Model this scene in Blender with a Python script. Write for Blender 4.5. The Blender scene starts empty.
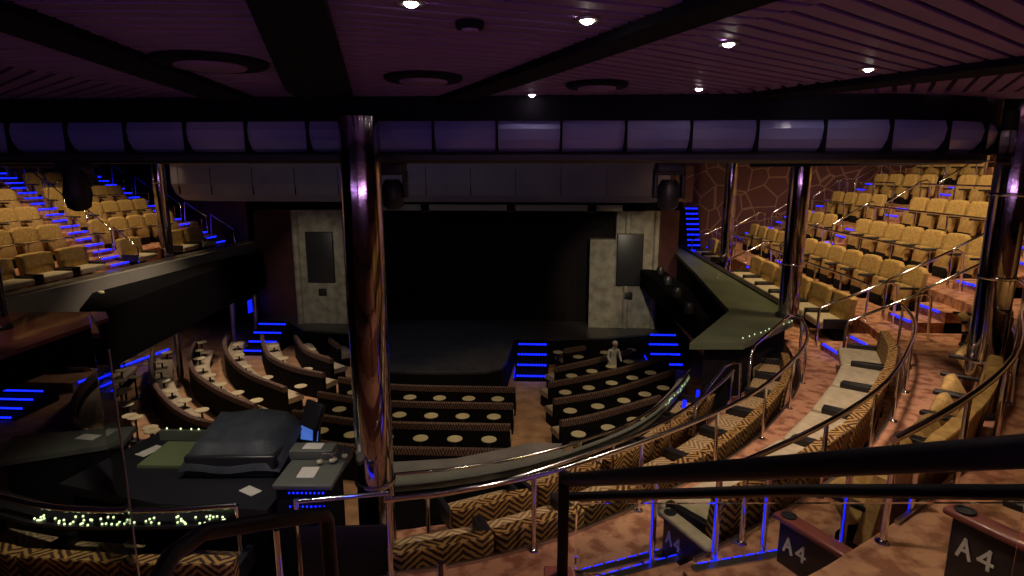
import bpy, bmesh, math, random
from mathutils import Vector, Matrix
random.seed(7)
SC = bpy.context.scene
COL = SC.collection
PI = math.pi
V = Vector

# ------------------------------------------------------------------ camera, world, light, exposure
cam_d = bpy.data.cameras.new('camera'); cam = bpy.data.objects.new('camera', cam_d); COL.objects.link(cam)
cam.location = (2.5, 0, 6.5)
cam.rotation_euler = (math.radians(90-11.1), 0, math.radians(3.3))
cam_d.sensor_width = 36; cam_d.lens = 36*600/1024; cam_d.clip_start = .05; cam_d.clip_end = 200
SC.camera = cam
w = bpy.data.worlds.new('world'); SC.world = w; w.use_nodes = True
w.node_tree.nodes['Background'].inputs[0].default_value = (.25, .2, .5, 1)
w.node_tree.nodes['Background'].inputs[1].default_value = .018
SC.view_settings.view_transform = 'Standard'; SC.view_settings.look = 'None'
SC.view_settings.exposure = 0; SC.view_settings.gamma = 1; SC.view_settings.use_curve_mapping = False
def light(kind, name, loc, target, energy, color, size=.3, angle=100, blend=.6, sy=None):
    d = bpy.data.lights.new(name, kind); d.energy = energy; d.color = color
    if kind == 'SPOT': d.spot_size = math.radians(angle); d.spot_blend = blend; d.shadow_soft_size = size
    elif kind == 'AREA':
        d.size = size
        if sy: d.shape = 'RECTANGLE'; d.size_y = sy
    else: d.shadow_soft_size = size
    o = bpy.data.objects.new(name, d); COL.objects.link(o); o.location = loc
    o.rotation_euler = (V(target)-V(loc)).to_track_quat('-Z', 'Y').to_euler()
    return o
WARM = (1, .70, .38); PINK = (1, .72, .54)
# house lamps high over the two side banks of seats
light('SPOT', 'house_lamp', (9.0, 12.0, 9.2), (11.6, 15.5, 4), 1000, WARM, .35, 120)
light('SPOT', 'house_lamp', (9.0, 19.0, 9.2), (12.0, 19.5, 4), 760, WARM, .35, 120)
light('SPOT', 'house_lamp', (13.5, 14.0, 9.3), (14.5, 16, 5), 420, WARM, .35, 130)
light('SPOT', 'house_lamp', (-10.6, 15.0, 9.2), (-12.2, 16, 4.5), 620, WARM, .35, 95)
light('SPOT', 'house_lamp', (-10.6, 20.0, 9.2), (-12.2, 20, 4.5), 480, WARM, .35, 95)
# lamps of the low ceiling above the rear tiers
light('SPOT', 'tier_lamp', (6.2, 7.2, 9.0), (6.4, 7.4, 3), 950, PINK, .25, 110)
light('SPOT', 'tier_lamp', (3.6, 3.9, 7.1), (3.6, 4.8, 3), 150, PINK, .12, 130)
light('SPOT', 'tier_lamp', (6.0, 4.6, 7.1), (5.9, 5.0, 3), 75, WARM, .12, 130)
light('SPOT', 'tier_lamp', (0.5, 3.2, 7.1), (0.5, 4.8, 3), 22, PINK, .12, 110)
# stalls
light('SPOT', 'stalls_lamp', (-5.4, 15.8, 8.8), (-7.4, 15.9, 0), 1700, PINK, .3, 62)
light('SPOT', 'lounge_lamp', (-9.6, 18.2, 2.6), (-10.2, 18.0, 0), 45, PINK, .15, 140)
light('SPOT', 'desk_fill', (-.9, 4.6, 7.1), (-.9, 5.7, 3.3), 170, (1, .9, .7), .08, 70)  # spot added overhead to brighten the desk top
light('SPOT', 'corner_fill', (-7.5, 9.0, 7.1), (-8.0, 11.0, 3.5), 75, PINK, .1, 70)  # unseen spot added to lift the dark red-brown counter
light('SPOT', 'stalls_lamp', (-2.8, 12.6, 8.5), (-2.6, 12.8, 0), 420, WARM, .3, 60)
light('SPOT', 'stalls_lamp', (2.2, 13.5, 8.5), (2.3, 15.0, 0), 420, WARM, .3, 60)
light('SPOT', 'stage_lamp', (4.6, 9.5, 6.8), (5.2, 21.3, 2.6), 1300, (1, .86, .62), .1, 24)
light('SPOT', 'stage_lamp', (-3.6, 9.5, 6.8), (-5.8, 21.3, 2.6), 800, (1, .86, .62), .1, 22)
light('AREA', 'header_fill', (-2.5, 12.5, 7.4), (-2.5, 19.5, 6.0), 20, (.66, .66, 1), 8, sy=.5)  # bluish area light added to lighten the stage header
# violet wash on the low ceiling, from unseen area lights added behind the camera
light('AREA', 'violet_fill', (4.5, -2.6, 5.9), (4.8, 5.0, 7.6), 150, (.88, .45, 1), 8, sy=.4)
light('AREA', 'violet_fill', (-3.5, -2.6, 5.9), (-1.5, 5.0, 7.6), 42, (.66, .36, 1), 6, sy=.4)
light('SPOT', 'thrust_fill', (-1.0, 15.0, 9.0), (-.9, 18, .9), 160, (.85, .85, 1), .3, 50)  # added spot, brings the thrust surface out of the black
light('SPOT', 'blue_lamp', (7.0, 12.5, 2.6), (5.4, 10.6, 1.0), 45, (.02, .06, 1), .1, 130)
light('SPOT', 'blue_lamp', (0.4, 4.0, 4.4), (0.3, 5.4, 2.9), 6, (.02, .06, 1), .05, 110)

# ------------------------------------------------------------------ materials
def mat(name, col=(.5, .5, .5), rough=.6, metal=0, spec=.5, emit=None, es=1, coat=0):
    m = bpy.data.materials.new(name); m.use_nodes = True
    b = m.node_tree.nodes['Principled BSDF']
    b.inputs['Base Color'].default_value = (*col, 1); b.inputs['Roughness'].default_value = rough
    b.inputs['Metallic'].default_value = metal; b.inputs['Specular IOR Level'].default_value = spec
    b.inputs['Coat Weight'].default_value = coat
    if emit: b.inputs['Emission Color'].default_value = (*emit, 1); b.inputs['Emission Strength'].default_value = es
    return m
def nd(m, t, **kw):
    n = m.node_tree.nodes.new(t)
    for k, v in kw.items():
        if k in n.inputs: n.inputs[k].default_value = v
        else: setattr(n, k, v)
    return n
def lk(m, a, b): m.node_tree.links.new(a, b)
def noisy(name, c1, c2, scale=8, rough=.8, bump=.2, detail=4, lo=.35, hi=.65, coord='Object', **kw):
    m = mat(name, c1, rough, **kw); b = m.node_tree.nodes['Principled BSDF']
    tc = nd(m, 'ShaderNodeTexCoord'); n = nd(m, 'ShaderNodeTexNoise'); n.inputs['Scale'].default_value = scale; n.inputs['Detail'].default_value = detail
    r = nd(m, 'ShaderNodeValToRGB'); r.color_ramp.elements[0].position = lo; r.color_ramp.elements[1].position = hi
    r.color_ramp.elements[0].color = (*c1, 1); r.color_ramp.elements[1].color = (*c2, 1)
    lk(m, tc.outputs[coord], n.inputs['Vector']); lk(m, n.outputs['Fac'], r.inputs['Fac']); lk(m, r.outputs['Color'], b.inputs['Base Color'])
    if bump:
        n2 = nd(m, 'ShaderNodeTexNoise'); n2.inputs['Scale'].default_value = scale*6; lk(m, tc.outputs[coord], n2.inputs['Vector'])
        bp = nd(m, 'ShaderNodeBump'); bp.inputs['Strength'].default_value = bump; bp.inputs['Distance'].default_value = .02
        lk(m, n2.outputs['Fac'], bp.inputs['Height']); lk(m, bp.outputs['Normal'], b.inputs['Normal'])
    return m
def mth(m, op, a, b=None):
    n = nd(m, 'ShaderNodeMath', operation=op)
    for i, x in enumerate((a, b)):
        if x is None: continue
        if isinstance(x, (int, float)): n.inputs[i].default_value = x
        else: lk(m, x, n.inputs[i])
    return n.outputs[0]
def chevron(name, c1, c2, rough=.75, fu=2.2, fv=9., slope=5.):
    """woven zigzag: stripes that climb and fall along u"""
    m = mat(name, c1, rough); b = m.node_tree.nodes['Principled BSDF']
    tc = nd(m, 'ShaderNodeTexCoord'); ns = nd(m, 'ShaderNodeTexNoise'); ns.inputs['Scale'].default_value = 16
    lk(m, tc.outputs['UV'], ns.inputs['Vector'])
    sp = nd(m, 'ShaderNodeSeparateXYZ'); lk(m, tc.outputs['UV'], sp.inputs[0])
    tri = mth(m, 'ABSOLUTE', mth(m, 'SUBTRACT', mth(m, 'FRACT', mth(m, 'MULTIPLY', sp.outputs['X'], fu)), .5))
    val = mth(m, 'ADD', mth(m, 'ADD', mth(m, 'MULTIPLY', sp.outputs['Y'], fv), mth(m, 'MULTIPLY', tri, slope)), mth(m, 'MULTIPLY', ns.outputs['Fac'], .6))
    f = mth(m, 'ABSOLUTE', mth(m, 'SUBTRACT', mth(m, 'FRACT', val), .5))
    r = nd(m, 'ShaderNodeValToRGB'); e = r.color_ramp.elements
    e[0].position = .2; e[0].color = (*c1, 1); e[1].position = .32; e[1].color = (*c2, 1)
    lk(m, f, r.inputs['Fac']); lk(m, r.outputs['Color'], b.inputs['Base Color'])
    return m
M = {}
M['gold'] = noisy('gold_fabric', (.40, .265, .085), (.60, .41, .15), 14, .85, .3)
M['gold2'] = noisy('gold_fabric_worn', (.33, .215, .08), (.48, .33, .13), 10, .85, .3)
M['beige'] = noisy('beige_fabric', (.42, .37, .25), (.54, .48, .34), 9, .8, .2)
M['zig'] = chevron('zigzag_fabric', (.045, .014, .008), (.46, .28, .075), fu=2.6, fv=13, slope=4.4)
M['zigs'] = chevron('zigzag_dark_fabric', (.03, .012, .010), (.22, .15, .12), fu=1.9, fv=6, slope=9.)
M['zigseat'] = chevron('zigzag_light_fabric', (.25, .16, .08), (.55, .42, .22), fu=2.6, fv=14, slope=4.)
M['black'] = mat('black_paint', (.012, .011, .014), .45)
M['matt'] = noisy('black_matt', (.004, .0035, .005), (.008, .007, .009), 5, .95, 0, spec=.2)
M['truss'] = mat('truss_black', (.0025, .0025, .003), .9, spec=.06)
M['dark'] = mat('dark_plastic', (.02, .02, .026), .35)
M['curtain'] = noisy('black_curtain', (.004, .003, .004), (.010, .004, .005), 2, .95, .1)
M['chrome'] = mat('chrome', (.82, .80, .80), .13, 1)
M['brushed'] = noisy('brushed_steel', (.42, .40, .40), (.62, .6, .58), 3, .3, 0, metal=1.)
M['column'] = noisy('mirror_column', (.40, .36, .40), (.58, .52, .52), 3, .08, .015, metal=1.)
M['carpet'] = noisy('patterned_carpet', (.26, .105, .06), (.50, .26, .155), 5.5, .95, .35, detail=7, lo=.40, hi=.54)
M['carpet2'] = noisy('stalls_carpet', (.34, .20, .11), (.52, .32, .17), 2.5, .95, .3, detail=6)
M['stage'] = noisy('stage_floor', (.06, .058, .066), (.08, .078, .085), 3, .3, 0)
M['plaster'] = noisy('grey_green_laminate', (.22, .23, .19), (.26, .26, .22), 1.5, .5, 0)
M['ledge'] = noisy('green_grey_ledge', (.075, .095, .055), (.10, .12, .075), 1.5, .5, 0)
M['slab'] = noisy('grey_counter', (.16, .155, .14), (.22, .21, .19), 3, .35, .05)
M['cove'] = noisy('cove_panel', (.19, .19, .27), (.23, .23, .30), 1, .6, 0)
M['glossband'] = noisy('gloss_lavender_panel', (.17, .19, .50), (.38, .38, .60), .9, .2, 0, detail=1)
M['purple'] = noisy('purple_ceiling', (.18, .095, .25), (.24, .125, .31), 1.2, .55, 0)
M['beam'] = mat('dark_beam', (.006, .005, .010), .9, spec=.15)
M['brownwood'] = noisy('red_brown_counter', (.20, .055, .055), (.27, .085, .075), 2, .3, 0, coat=.3)
M['redwall'] = noisy('dark_red_wall', (.05, .012, .014), (.075, .018, .018), 2, .8, .1)
M['greenpad'] = mat('green_desk_pad', (.17, .21, .10), .6)
M['equip'] = mat('grey_equipment', (.12, .13, .11), .5)
M['cover'] = noisy('dark_dust_cover', (.03, .036, .05), (.05, .058, .075), 6, .6, .3)
M['tabletop'] = noisy('pale_tabletop', (.58, .55, .34), (.66, .62, .40), 5, .3, 0)
M['skin'] = mat('skin', (.4, .22, .15), .6); M['hair'] = mat('white_hair', (.6, .6, .6), .7)
M['shirt'] = mat('pale_shirt', (.55, .6, .6), .8); M['trousers'] = mat('grey_trousers', (.2, .22, .24), .8)
M['led'] = mat('blue_led', (.01, .02, .4), .4, emit=(.004, .012, 1), es=3.2)
M['ledsoft'] = mat('blue_led_soft', (.01, .02, .4), .4, emit=(.004, .012, 1), es=1.3)
M['lamp'] = mat('lamp_lens', (1, 1, 1), .4, emit=(1, .86, .8), es=45)
M['amber'] = mat('amber_lamp', (1, .5, .2), .4, emit=(1, .38, .12), es=8)
M['screen'] = mat('blue_screen', (.05, .1, .3), .4, emit=(.07, .17, .6), es=.7)
M['greenled'] = mat('green_light', (.1, .4, .1), .4, emit=(.65, .8, .4), es=1.8)
M['whitetext'] = mat('white_letter', (.8, .85, .8), .6)
def paper_mat():
    m = mat('printed_paper', (.7, .68, .62), .8); b = m.node_tree.nodes['Principled BSDF']
    tc = nd(m, 'ShaderNodeTexCoord'); n = nd(m, 'ShaderNodeTexVoronoi'); n.inputs['Scale'].default_value = 60
    r = nd(m, 'ShaderNodeValToRGB'); r.color_ramp.elements[0].position = .1; r.color_ramp.elements[0].color = (.35, .34, .3, 1)
    r.color_ramp.elements[1].position = .3; r.color_ramp.elements[1].color = (.72, .7, .64, 1)
    lk(m, tc.outputs['Object'], n.inputs['Vector']); lk(m, n.outputs['Distance'], r.inputs['Fac']); lk(m, r.outputs['Color'], b.inputs['Base Color'])
    return m
M['paper'] = paper_mat()
def portal_mat():
    m = noisy('mottled_veneer', (.20, .18, .14), (.36, .34, .27), 3.2, .7, .2, detail=8)
    return m
M['veneer'] = portal_mat()
def giraffe():
    m = mat('giraffe_pattern', (.12, .03, .025), .7); b = m.node_tree.nodes['Principled BSDF']
    tc = nd(m, 'ShaderNodeTexCoord'); n = nd(m, 'ShaderNodeTexVoronoi', feature='DISTANCE_TO_EDGE'); n.inputs['Scale'].default_value = 1.25
    r = nd(m, 'ShaderNodeValToRGB'); r.color_ramp.elements[0].position = .02; r.color_ramp.elements[0].color = (.22, .11, .08, 1)
    r.color_ramp.elements[1].position = .035; r.color_ramp.elements[1].color = (.085, .024, .022, 1)
    lk(m, tc.outputs['Object'], n.inputs['Vector']); lk(m, n.outputs['Distance'], r.inputs['Fac']); lk(m, r.outputs['Color'], b.inputs['Base Color'])
    return m
M['giraffe'] = giraffe()
def glass():
    m = mat('clear_glass', (.85, .95, .9), .03); b = m.node_tree.nodes['Principled BSDF']
    b.inputs['Transmission Weight'].default_value = 1; b.inputs['IOR'].default_value = 1.05
    return m
M['glass'] = glass()

# ------------------------------------------------------------------ mesh helpers
class MB:
    def __init__(s): s.bm = bmesh.new(); s.uv = s.bm.loops.layers.uv.new('UVMap')
    def face(s, pts, uvs=None, smooth=False):
        vs = [p if isinstance(p, bmesh.types.BMVert) else s.bm.verts.new(p) for p in pts]
        try: f = s.bm.faces.new(vs)
        except ValueError: return None
        f.smooth = smooth
        if uvs:
            for l, u in zip(f.loops, uvs): l[s.uv].uv = u
        return f
    def box(s, c, d, rot=0, bev=0, tilt=None, seg=2):
        b2 = bmesh.new(); bmesh.ops.create_cube(b2, size=1)
        bmesh.ops.scale(b2, vec=V(d), verts=b2.verts)
        if bev: bmesh.ops.bevel(b2, geom=b2.edges[:], offset=bev, segments=seg, affect='EDGES', profile=.6)
        mt = Matrix.Translation(V(c)) @ Matrix.Rotation(rot, 4, 'Z')
        if tilt is not None: mt = mt @ Matrix.Rotation(tilt, 4, 'X')
        s.merge(b2, mt, bool(bev)); return s
    def merge(s, b2, mt=Matrix.Identity(4), smooth=False):
        mp = {}
        for v in b2.verts: mp[v] = s.bm.verts.new(mt @ v.co)
        for f in b2.faces:
            nf = s.bm.faces.new([mp[v] for v in f.verts]); nf.smooth = smooth
            n = f.normal
            for l, v in zip(nf.loops, f.verts):
                c = v.co
                l[s.uv].uv = (c.x, c.z) if abs(n.y) > .5 else ((c.y, c.z) if abs(n.x) > .5 else (c.x, c.y))
        b2.free()
    def prism(s, poly, z0, z1):
        n = len(poly)
        area = sum(poly[i][0]*poly[(i+1) % n][1]-poly[(i+1) % n][0]*poly[i][1] for i in range(n))
        if area < 0: poly = poly[::-1]
        lo = [s.bm.verts.new((x, y, z0)) for x, y in poly]; hi = [s.bm.verts.new((x, y, z1)) for x, y in poly]
        s.face(lo[::-1]); s.face(hi, [(x, y) for x, y in poly])
        for i in range(n):
            j = (i+1) % n; s.face([lo[i], lo[j], hi[j], hi[i]])
        return s
    def tube(s, pts, r, n=8, cap=True, closed=False):
        pts = [V(p) for p in pts]; rings = []
        rr = r if isinstance(r, (list, tuple)) else [r]*len(pts)
        up = None
        for i, p in enumerate(pts):
            t = (pts[min(i+1, len(pts)-1)]-pts[max(i-1, 0)]).normalized()
            if up is None:
                up = V((0, 0, 1)) if abs(t.z) < .9 else V((1, 0, 0))
            a = t.cross(up).normalized(); b = a.cross(t).normalized(); up = b
            rings.append([s.bm.verts.new(p+(a*math.cos(q)+b*math.sin(q))*rr[i]) for q in [2*PI*k/n for k in range(n)]])
        for i in range(len(rings)-1):
            for k in range(n):
                f = s.face([rings[i][k], rings[i][(k+1) % n], rings[i+1][(k+1) % n], rings[i+1][k]], smooth=True)
        if cap:
            for rg in (rings[0][::-1], rings[-1]): s.face([v.co.copy() for v in rg])
        return s
    def lathe(s, prof, c=(0, 0, 0), n=20, sx=1, sy=1, smooth=True):
        rings = []
        for r, z in prof:
            rings.append([s.bm.verts.new((c[0]+r*sx*math.cos(2*PI*k/n), c[1]+r*sy*math.sin(2*PI*k/n), c[2]+z)) for k in range(n)])
        for i in range(len(rings)-1):
            for k in range(n):
                s.face([rings[i][k], rings[i][(k+1) % n], rings[i+1][(k+1) % n], rings[i+1][k]], smooth=smooth)
        for rg, fl in ((rings[0][::-1], 0), (rings[-1], 1)): s.face([v.co.copy() for v in rg])
        return s
    def sweep(s, path, prof, z=0, cap=True, smooth=False):
        """closed profile [(offset to the right of travel, height)] swept along a plan path; sharp edges, uv = metres"""
        offs = {}
        for o, _ in prof:
            if o not in offs: offs[o] = offset(path, o)
        L = [0]
        for a, b in zip(path, path[1:]): L.append(L[-1]+math.dist(a, b))
        n = len(prof); P = [0]
        for a, b in zip(prof, prof[1:]+prof[:1]): P.append(P[-1]+math.dist(a, b))
        for j in range(n):
            (o1, h1), (o2, h2) = prof[j], prof[(j+1) % n]
            A = [s.bm.verts.new((x, y, z+h1)) for x, y in offs[o1]]; B = [s.bm.verts.new((x, y, z+h2)) for x, y in offs[o2]]
            for i in range(len(path)-1):
                s.face([A[i], A[i+1], B[i+1], B[i]], [(L[i], P[j]), (L[i+1], P[j]), (L[i+1], P[j+1]), (L[i], P[j+1])], smooth=smooth)
        if cap:
            for k in (0, -1):
                s.face([(offs[o][k][0], offs[o][k][1], z+h) for o, h in prof])
        bmesh.ops.recalc_face_normals(s.bm, faces=s.bm.faces) if False else None
        return s
    def obj(s, name, m, parent=None, weld=False):
        if weld: bmesh.ops.remove_doubles(s.bm, verts=s.bm.verts, dist=1e-4)
        bmesh.ops.recalc_face_normals(s.bm, faces=s.bm.faces)
        me = bpy.data.meshes.new(name); s.bm.to_mesh(me); s.bm.free()
        me.materials.append(M[m] if isinstance(m, str) else m)
        o = bpy.data.objects.new(name, me); COL.objects.link(o)
        if parent: o.parent = parent
        return o
def smoothpath(pts, step=.35):
    """Catmull-Rom through plan points"""
    P = [V((*p[:2], 0)) for p in pts]; P = [P[0]*2-P[1]]+P+[P[-1]*2-P[-2]]; out = []
    for i in range(1, len(P)-2):
        n = max(1, int((P[i+1]-P[i]).length/step))
        for k in range(n):
            t = k/n; a, b, c, d = P[i-1], P[i], P[i+1], P[i+2]
            q = .5*((2*b)+(c-a)*t+(2*a-5*b+4*c-d)*t*t+(3*b-a-3*c+d)*t**3); out.append((q.x, q.y))
    out.append((P[-2].x, P[-2].y)); return out
def offset(path, o):
    """points moved by o to the RIGHT of travel"""
    out = []
    for i, p in enumerate(path):
        a = path[max(i-1, 0)]; b = path[min(i+1, len(path)-1)]
        t = V((b[0]-a[0], b[1]-a[1])).normalized()
        out.append((p[0]+t.y*o, p[1]-t.x*o))
    return out
def arcl(path):
    L = [0]
    for a, b in zip(path, path[1:]): L.append(L[-1]+math.dist(a, b))
    return L
def at(path, s):
    L = arcl(path); s = max(0, min(L[-1], s))
    for i in range(len(path)-1):
        if s <= L[i+1]+1e-9:
            t = (s-L[i])/max(1e-9, L[i+1]-L[i]); a, b = path[i], path[i+1]
            return (a[0]+(b[0]-a[0])*t, a[1]+(b[1]-a[1])*t), math.atan2(b[1]-a[1], b[0]-a[0])
def near(path, p):
    L = arcl(path); best = min(range(len(path)), key=lambda i: math.dist(path[i], p)); return L[best]
def sub(path, s0, s1):
    L = arcl(path)
    return [at(path, s0)[0]]+[p for p, l in zip(path, L) if s0+.02 < l < s1-.02]+[at(path, s1)[0]]
def tag(o, label, cat, group=None):
    o['label'] = label; o['category'] = cat
    if group: o['group'] = group
    return o
def thing(name, label, cat, loc=(0, 0, 0), rz=0, group=None):
    o = bpy.data.objects.new(name, None); COL.objects.link(o); o.location = loc; o.rotation_euler = (0, 0, rz); o.empty_display_size = .2
    return tag(o, label, cat, group)
def struct(o): o['kind'] = 'structure'; return o
def dup(root, loc, rz, label, group):
    r = root.copy(); COL.objects.link(r); r.location = loc; r.rotation_euler = (0, 0, rz); r['label'] = label; r['group'] = group
    for ch in list(root.children):
        c = ch.copy(); COL.objects.link(c); c.parent = r
        for g in ch.children:
            d = g.copy(); COL.objects.link(d); d.parent = c
    return r
def rel(o, loc):
    """geometry given in world coordinates, hung under an Empty standing at loc"""
    for c in o.children: c.location = -V(loc)
ORD = 'first second third fourth fifth sixth seventh eighth ninth tenth eleventh twelfth thirteenth fourteenth fifteenth sixteenth seventeenth eighteenth nineteenth twentieth'.split()
ORD += ['twenty-'+x for x in ORD[:9]]+['thirtieth']

# ------------------------------------------------------------------ plan of the horseshoe
AX = -0.95
right = [(-0.6, 4.5), (1.1, 4.75), (2.2, 5.15), (3.2, 5.8), (4.4, 6.8), (5.4, 7.9), (6.6, 9.7), (7.2, 11.3), (7.5, 13), (7.5, 16), (7.55, 20), (7.55, 25)]
left = [(2*AX-x, y) for x, y in right[:0:-1]]
BASE = smoothpath(left[:-1]+[(-1.9, 4.5)]+right, .3)        # runs from the far side round the rear to the near side: right of travel = outwards
MID = near(BASE, (-.9, 4.4))
RB = smoothpath([(-4.5, 5.0), (-2.4, 4.55)]+right, .3)
TF = [2.10, 2.45, 2.95, 3.45, 4.05, 4.70, 5.35, 6.0, 6.6]
def OFF(k): return 1.5*(k-1) if k > 0 else -1.08
OFFR = {2: 1.4, 3: 2.45, 4: 3.7, 5: 5.0, 6: 6.3}      # the rear rows stand a little closer than the side rows
def RP(k, extra=0):
    a, b = offset(RB, OFF(k)+extra), offset(RB, OFFR.get(k, OFF(k))+extra); out = []
    for p, q, r in zip(a, b, RB):
        f = max(0, min(1, (r[1]-8.6)/2.6)); f = f*f*(3-2*f); out.append((q[0]+(p[0]-q[0])*f, q[1]+(p[1]-q[1])*f))
    return out
def strip(A, B, z0, z1):
    """slab between two plan lines of equal count"""
    mb = MB(); n = len(A); v = [[mb.bm.verts.new((x, y, z)) for x, y in L] for L in (A, B) for z in (z0, z1)]
    for i in range(n-1):
        for a, b in ((1, 3), (0, 2), (0, 1), (2, 3)): mb.face([v[a][i], v[a][i+1], v[b][i+1], v[b][i]])
    for i in (0, n-1): mb.face([v[0][i], v[1][i], v[3][i], v[2][i]])
    return mb

# ------------------------------------------------------------------ setting
o = MB().box((0, 10, -.15), (44, 44, .3)).obj('floor', 'carpet2'); struct(o)
o = MB().box((0, 10, 9.75), (44, 44, .3)).obj('ceiling', 'matt'); struct(o)
struct(MB().box((21, 10, 4.8), (.3, 44, 10.1)).obj('wall_right', 'redwall'))
struct(MB().box((-21, 10, 4.8), (.3, 44, 10.1)).obj('wall_left', 'redwall'))
struct(MB().box((0, -5, 4.8), (44, .3, 10.1)).obj('wall_back', 'matt'))
struct(MB().box((0, 30, 4.8), (44, .3, 10.1)).obj('wall_front', 'matt'))
# patterned wall that closes the near balcony beside the stage
struct(MB().box((14.45, 25.2, 6.2), (12.8, .3, 7.0)).obj('wall_near_side', 'giraffe'))
struct(MB().box((6.95, 22.6, 3.3), (.85, .3, 3.5)).obj('wall_near_portal', 'redwall'))
struct(MB().box((7.0, 22.6, 6.0), (1.6, .3, 1.3)).obj('wall_near_portal', 'giraffe'))
struct(MB().prism([(-9.3, 23.1), (-21, 30.4), (-21, 30.7), (-9.3, 23.4)], 1.0, 9.6).obj('wall_far_side', 'redwall'))
struct(MB().box((-7.9, 22.95, 2.4), (2.0, .3, 5.2)).obj('wall_far_portal', 'redwall'))

# tiers of the rear and near side
for k in range(0, 9):
    if k == 0:
        q = sub(RB, near(RB, (.9, 4.7)), near(RB, (7.4, 12.2))); A, B = offset(q, -1.95), offset(q, -1.02)
    else: A, B = RP(k-1, .06), RP(k, .06)
    struct(strip(A, B, TF[k]-(.55 if k else .25), TF[k]).obj('floor_tier', 'carpet'))
# ceiling over the rear tiers: boards laid across, in four fields between radial beams
P0 = V((-.5, 9.6))
angs = [-158, -97.2, -74, -58.5, -40.5, -16]
def pol(a, r): return (P0.x+r*math.cos(math.radians(a)), P0.y+r*math.sin(math.radians(a)))
def clipY(poly, ymax, keep_below=True):
    out = []
    for i in range(len(poly)):
        p, q = poly[i-1], poly[i]; ip = (p[1] <= ymax); iq = (q[1] <= ymax)
        if ip != iq:
            t = (ymax-p[1])/(q[1]-p[1]); out.append((p[0]+(q[0]-p[0])*t, ymax))
        if iq: out.append(q)
    return out
mb = MB()
mb2 = MB()
for a0, a1 in zip(angs, angs[1:]):
    am = math.radians((a0+a1)/2); h = (a1-a0)/2
    r = 3.0
    while r < 17:
        r1 = r+.098
        f0, f1 = r/math.cos(math.radians(h)), r1/math.cos(math.radians(h))
        poly = [pol(a0, f0), pol(a1, f0), pol(a1, f1), pol(a0, f1)]
        if a1 > -30:
            pass
        poly = clipY(poly, 5.95)
        if len(poly) > 2: mb.prism(poly, 7.2, 7.26)
        r += .135
c1 = mb.obj('ceiling_boards', 'purple'); struct(c1)
struct(MB().prism([(-11, -4.8), (13, -4.8), (13, 5.95), (-11, 5.95)], 7.27, 7.4).obj('ceiling_backing', 'beam'))
def beam(pts):
    struct(MB().prism(pts, 7.15, 7.22).obj('ceiling_beam', 'beam'))
beam([(1.32, 2.44), (1.63, 2.44), (.87, 5.1), (.62, 5.95), (.12, 5.95), (.33, 5.06)])
beam([(1.9, -.2), (2.2, -.2), (1.63, 2.44), (1.32, 2.44)])
beam([(3.12, 2.66), (3.38, 2.6), (2.2, 5.1), (1.75, 5.95), (1.45, 5.95), (1.85, 5.2)])
beam([(4.3, .2), (4.56, .2), (3.38, 2.6), (3.12, 2.66)])
beam([(.15, 0), (.5, 0), (.2, 2.8), (-.35, 5.95), (-.75, 5.95), (-.12, 2.9)])
beam([(4.7, 5.95), (5.1, 5.3), (5.8, 4.3), (8.6, 1.0), (8.4, .8), (5.5, 4.05), (4.3, 5.95)])
# the ring that closes the low ceiling: valance, gloss cove, black rim
ringp = smoothpath([(-8.2, 13.5), (-8.3, 10.5), (-8.1, 8.2), (-7.3, 6.7), (-5.6, 6.05), (-2.5, 5.95), (1, 5.95), (4.0, 6.0), (5.9, 6.05), (7.05, 6.6), (7.7, 7.9), (7.6, 10.5), (7.3, 13.5)], .35)
struct(MB().sweep(ringp, [(0, .24), (0, 0), (-.12, 0), (-.12, .24)], 6.97).obj('ceiling_valance', 'beam'))
struct(MB().sweep(ringp, [(-.03, .30), (.0, .22), (-.02, .12), (-.08, .04), (-.17, 0), (-.3, 0), (-.3, .30)], 6.67, smooth=True).obj('ceiling_cove', 'glossband'))
struct(MB().sweep(ringp, [(-.1, .11), (-.06, .08), (-.06, .03), (-.1, 0), (-.45, 0), (-.45, .11)], 6.57).obj('ceiling_rim', 'black'))
mb = MB(); L = arcl(ringp); s = 1.0
while s < L[-1]-1:
    (x, y), a = at(ringp, s)
    mb.box((x-.06*math.sin(a), y+.06*math.cos(a), 6.82), (.022, .17, .30), a); s += .62
struct(mb.obj('ceiling_cove_rib', 'beam'))
struct(MB().prism([(-10.8, 5.9), (-8.2, 5.9), (-8.2, 13.5), (-10.8, 13.5)], 7.2, 7.3).obj('ceiling_side', 'beam'))
struct(MB().prism([(5.2, 5.95), (13, 5.95), (13, 6.6), (7.0, 6.5), (6.2, 6.1)], 7.2, 7.28).obj('ceiling_side', 'purple'))
# ------------------------------------------------------------------ stage
STX = -.35
thr = [(-3.3, 19.6), (-3.3, 17.0)]+[(-3.0+x*.55, 16.25-.28*math.sin(PI*x/8)) for x in range(0, 8)]+[(1.25, 16.5), (1.35, 17.0), (1.45, 19.6)]
stage = thing('stage', 'dark grey stage with a thrust reaching into the stalls before a black curtain', 'stage', (STX, 19, 0))
outline = [(-8.2, 21.75), (-7.1, 21.4), (-6.2, 20.4), (-3.6, 19.7)]+thr+[(1.8, 19.5), (4.5, 19.9), (5.9, 20.4), (7.2, 21.05), (7.2, 22.4), (-8.2, 22.4)]
MB().prism(outline, 0, .84).obj('platform', 'matt', stage)
MB().prism(outline, .842, .9).obj('stage_floor', 'stage', stage)
mb = MB()
for x in range(9): mb.lathe([(.03, 0), (.03, .04)], (-3.0+x*.5, 16.35-.2*math.sin(PI*x/8), .9), 8)
for x in range(6): mb.lathe([(.03, 0), (.03, .04)], (2.2+x*.85, 19.75+.04*x*x, .9), 8)
fl = mb.obj('footlight', M['brushed'], stage)
rel(stage, (STX, 19, 0))
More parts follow.
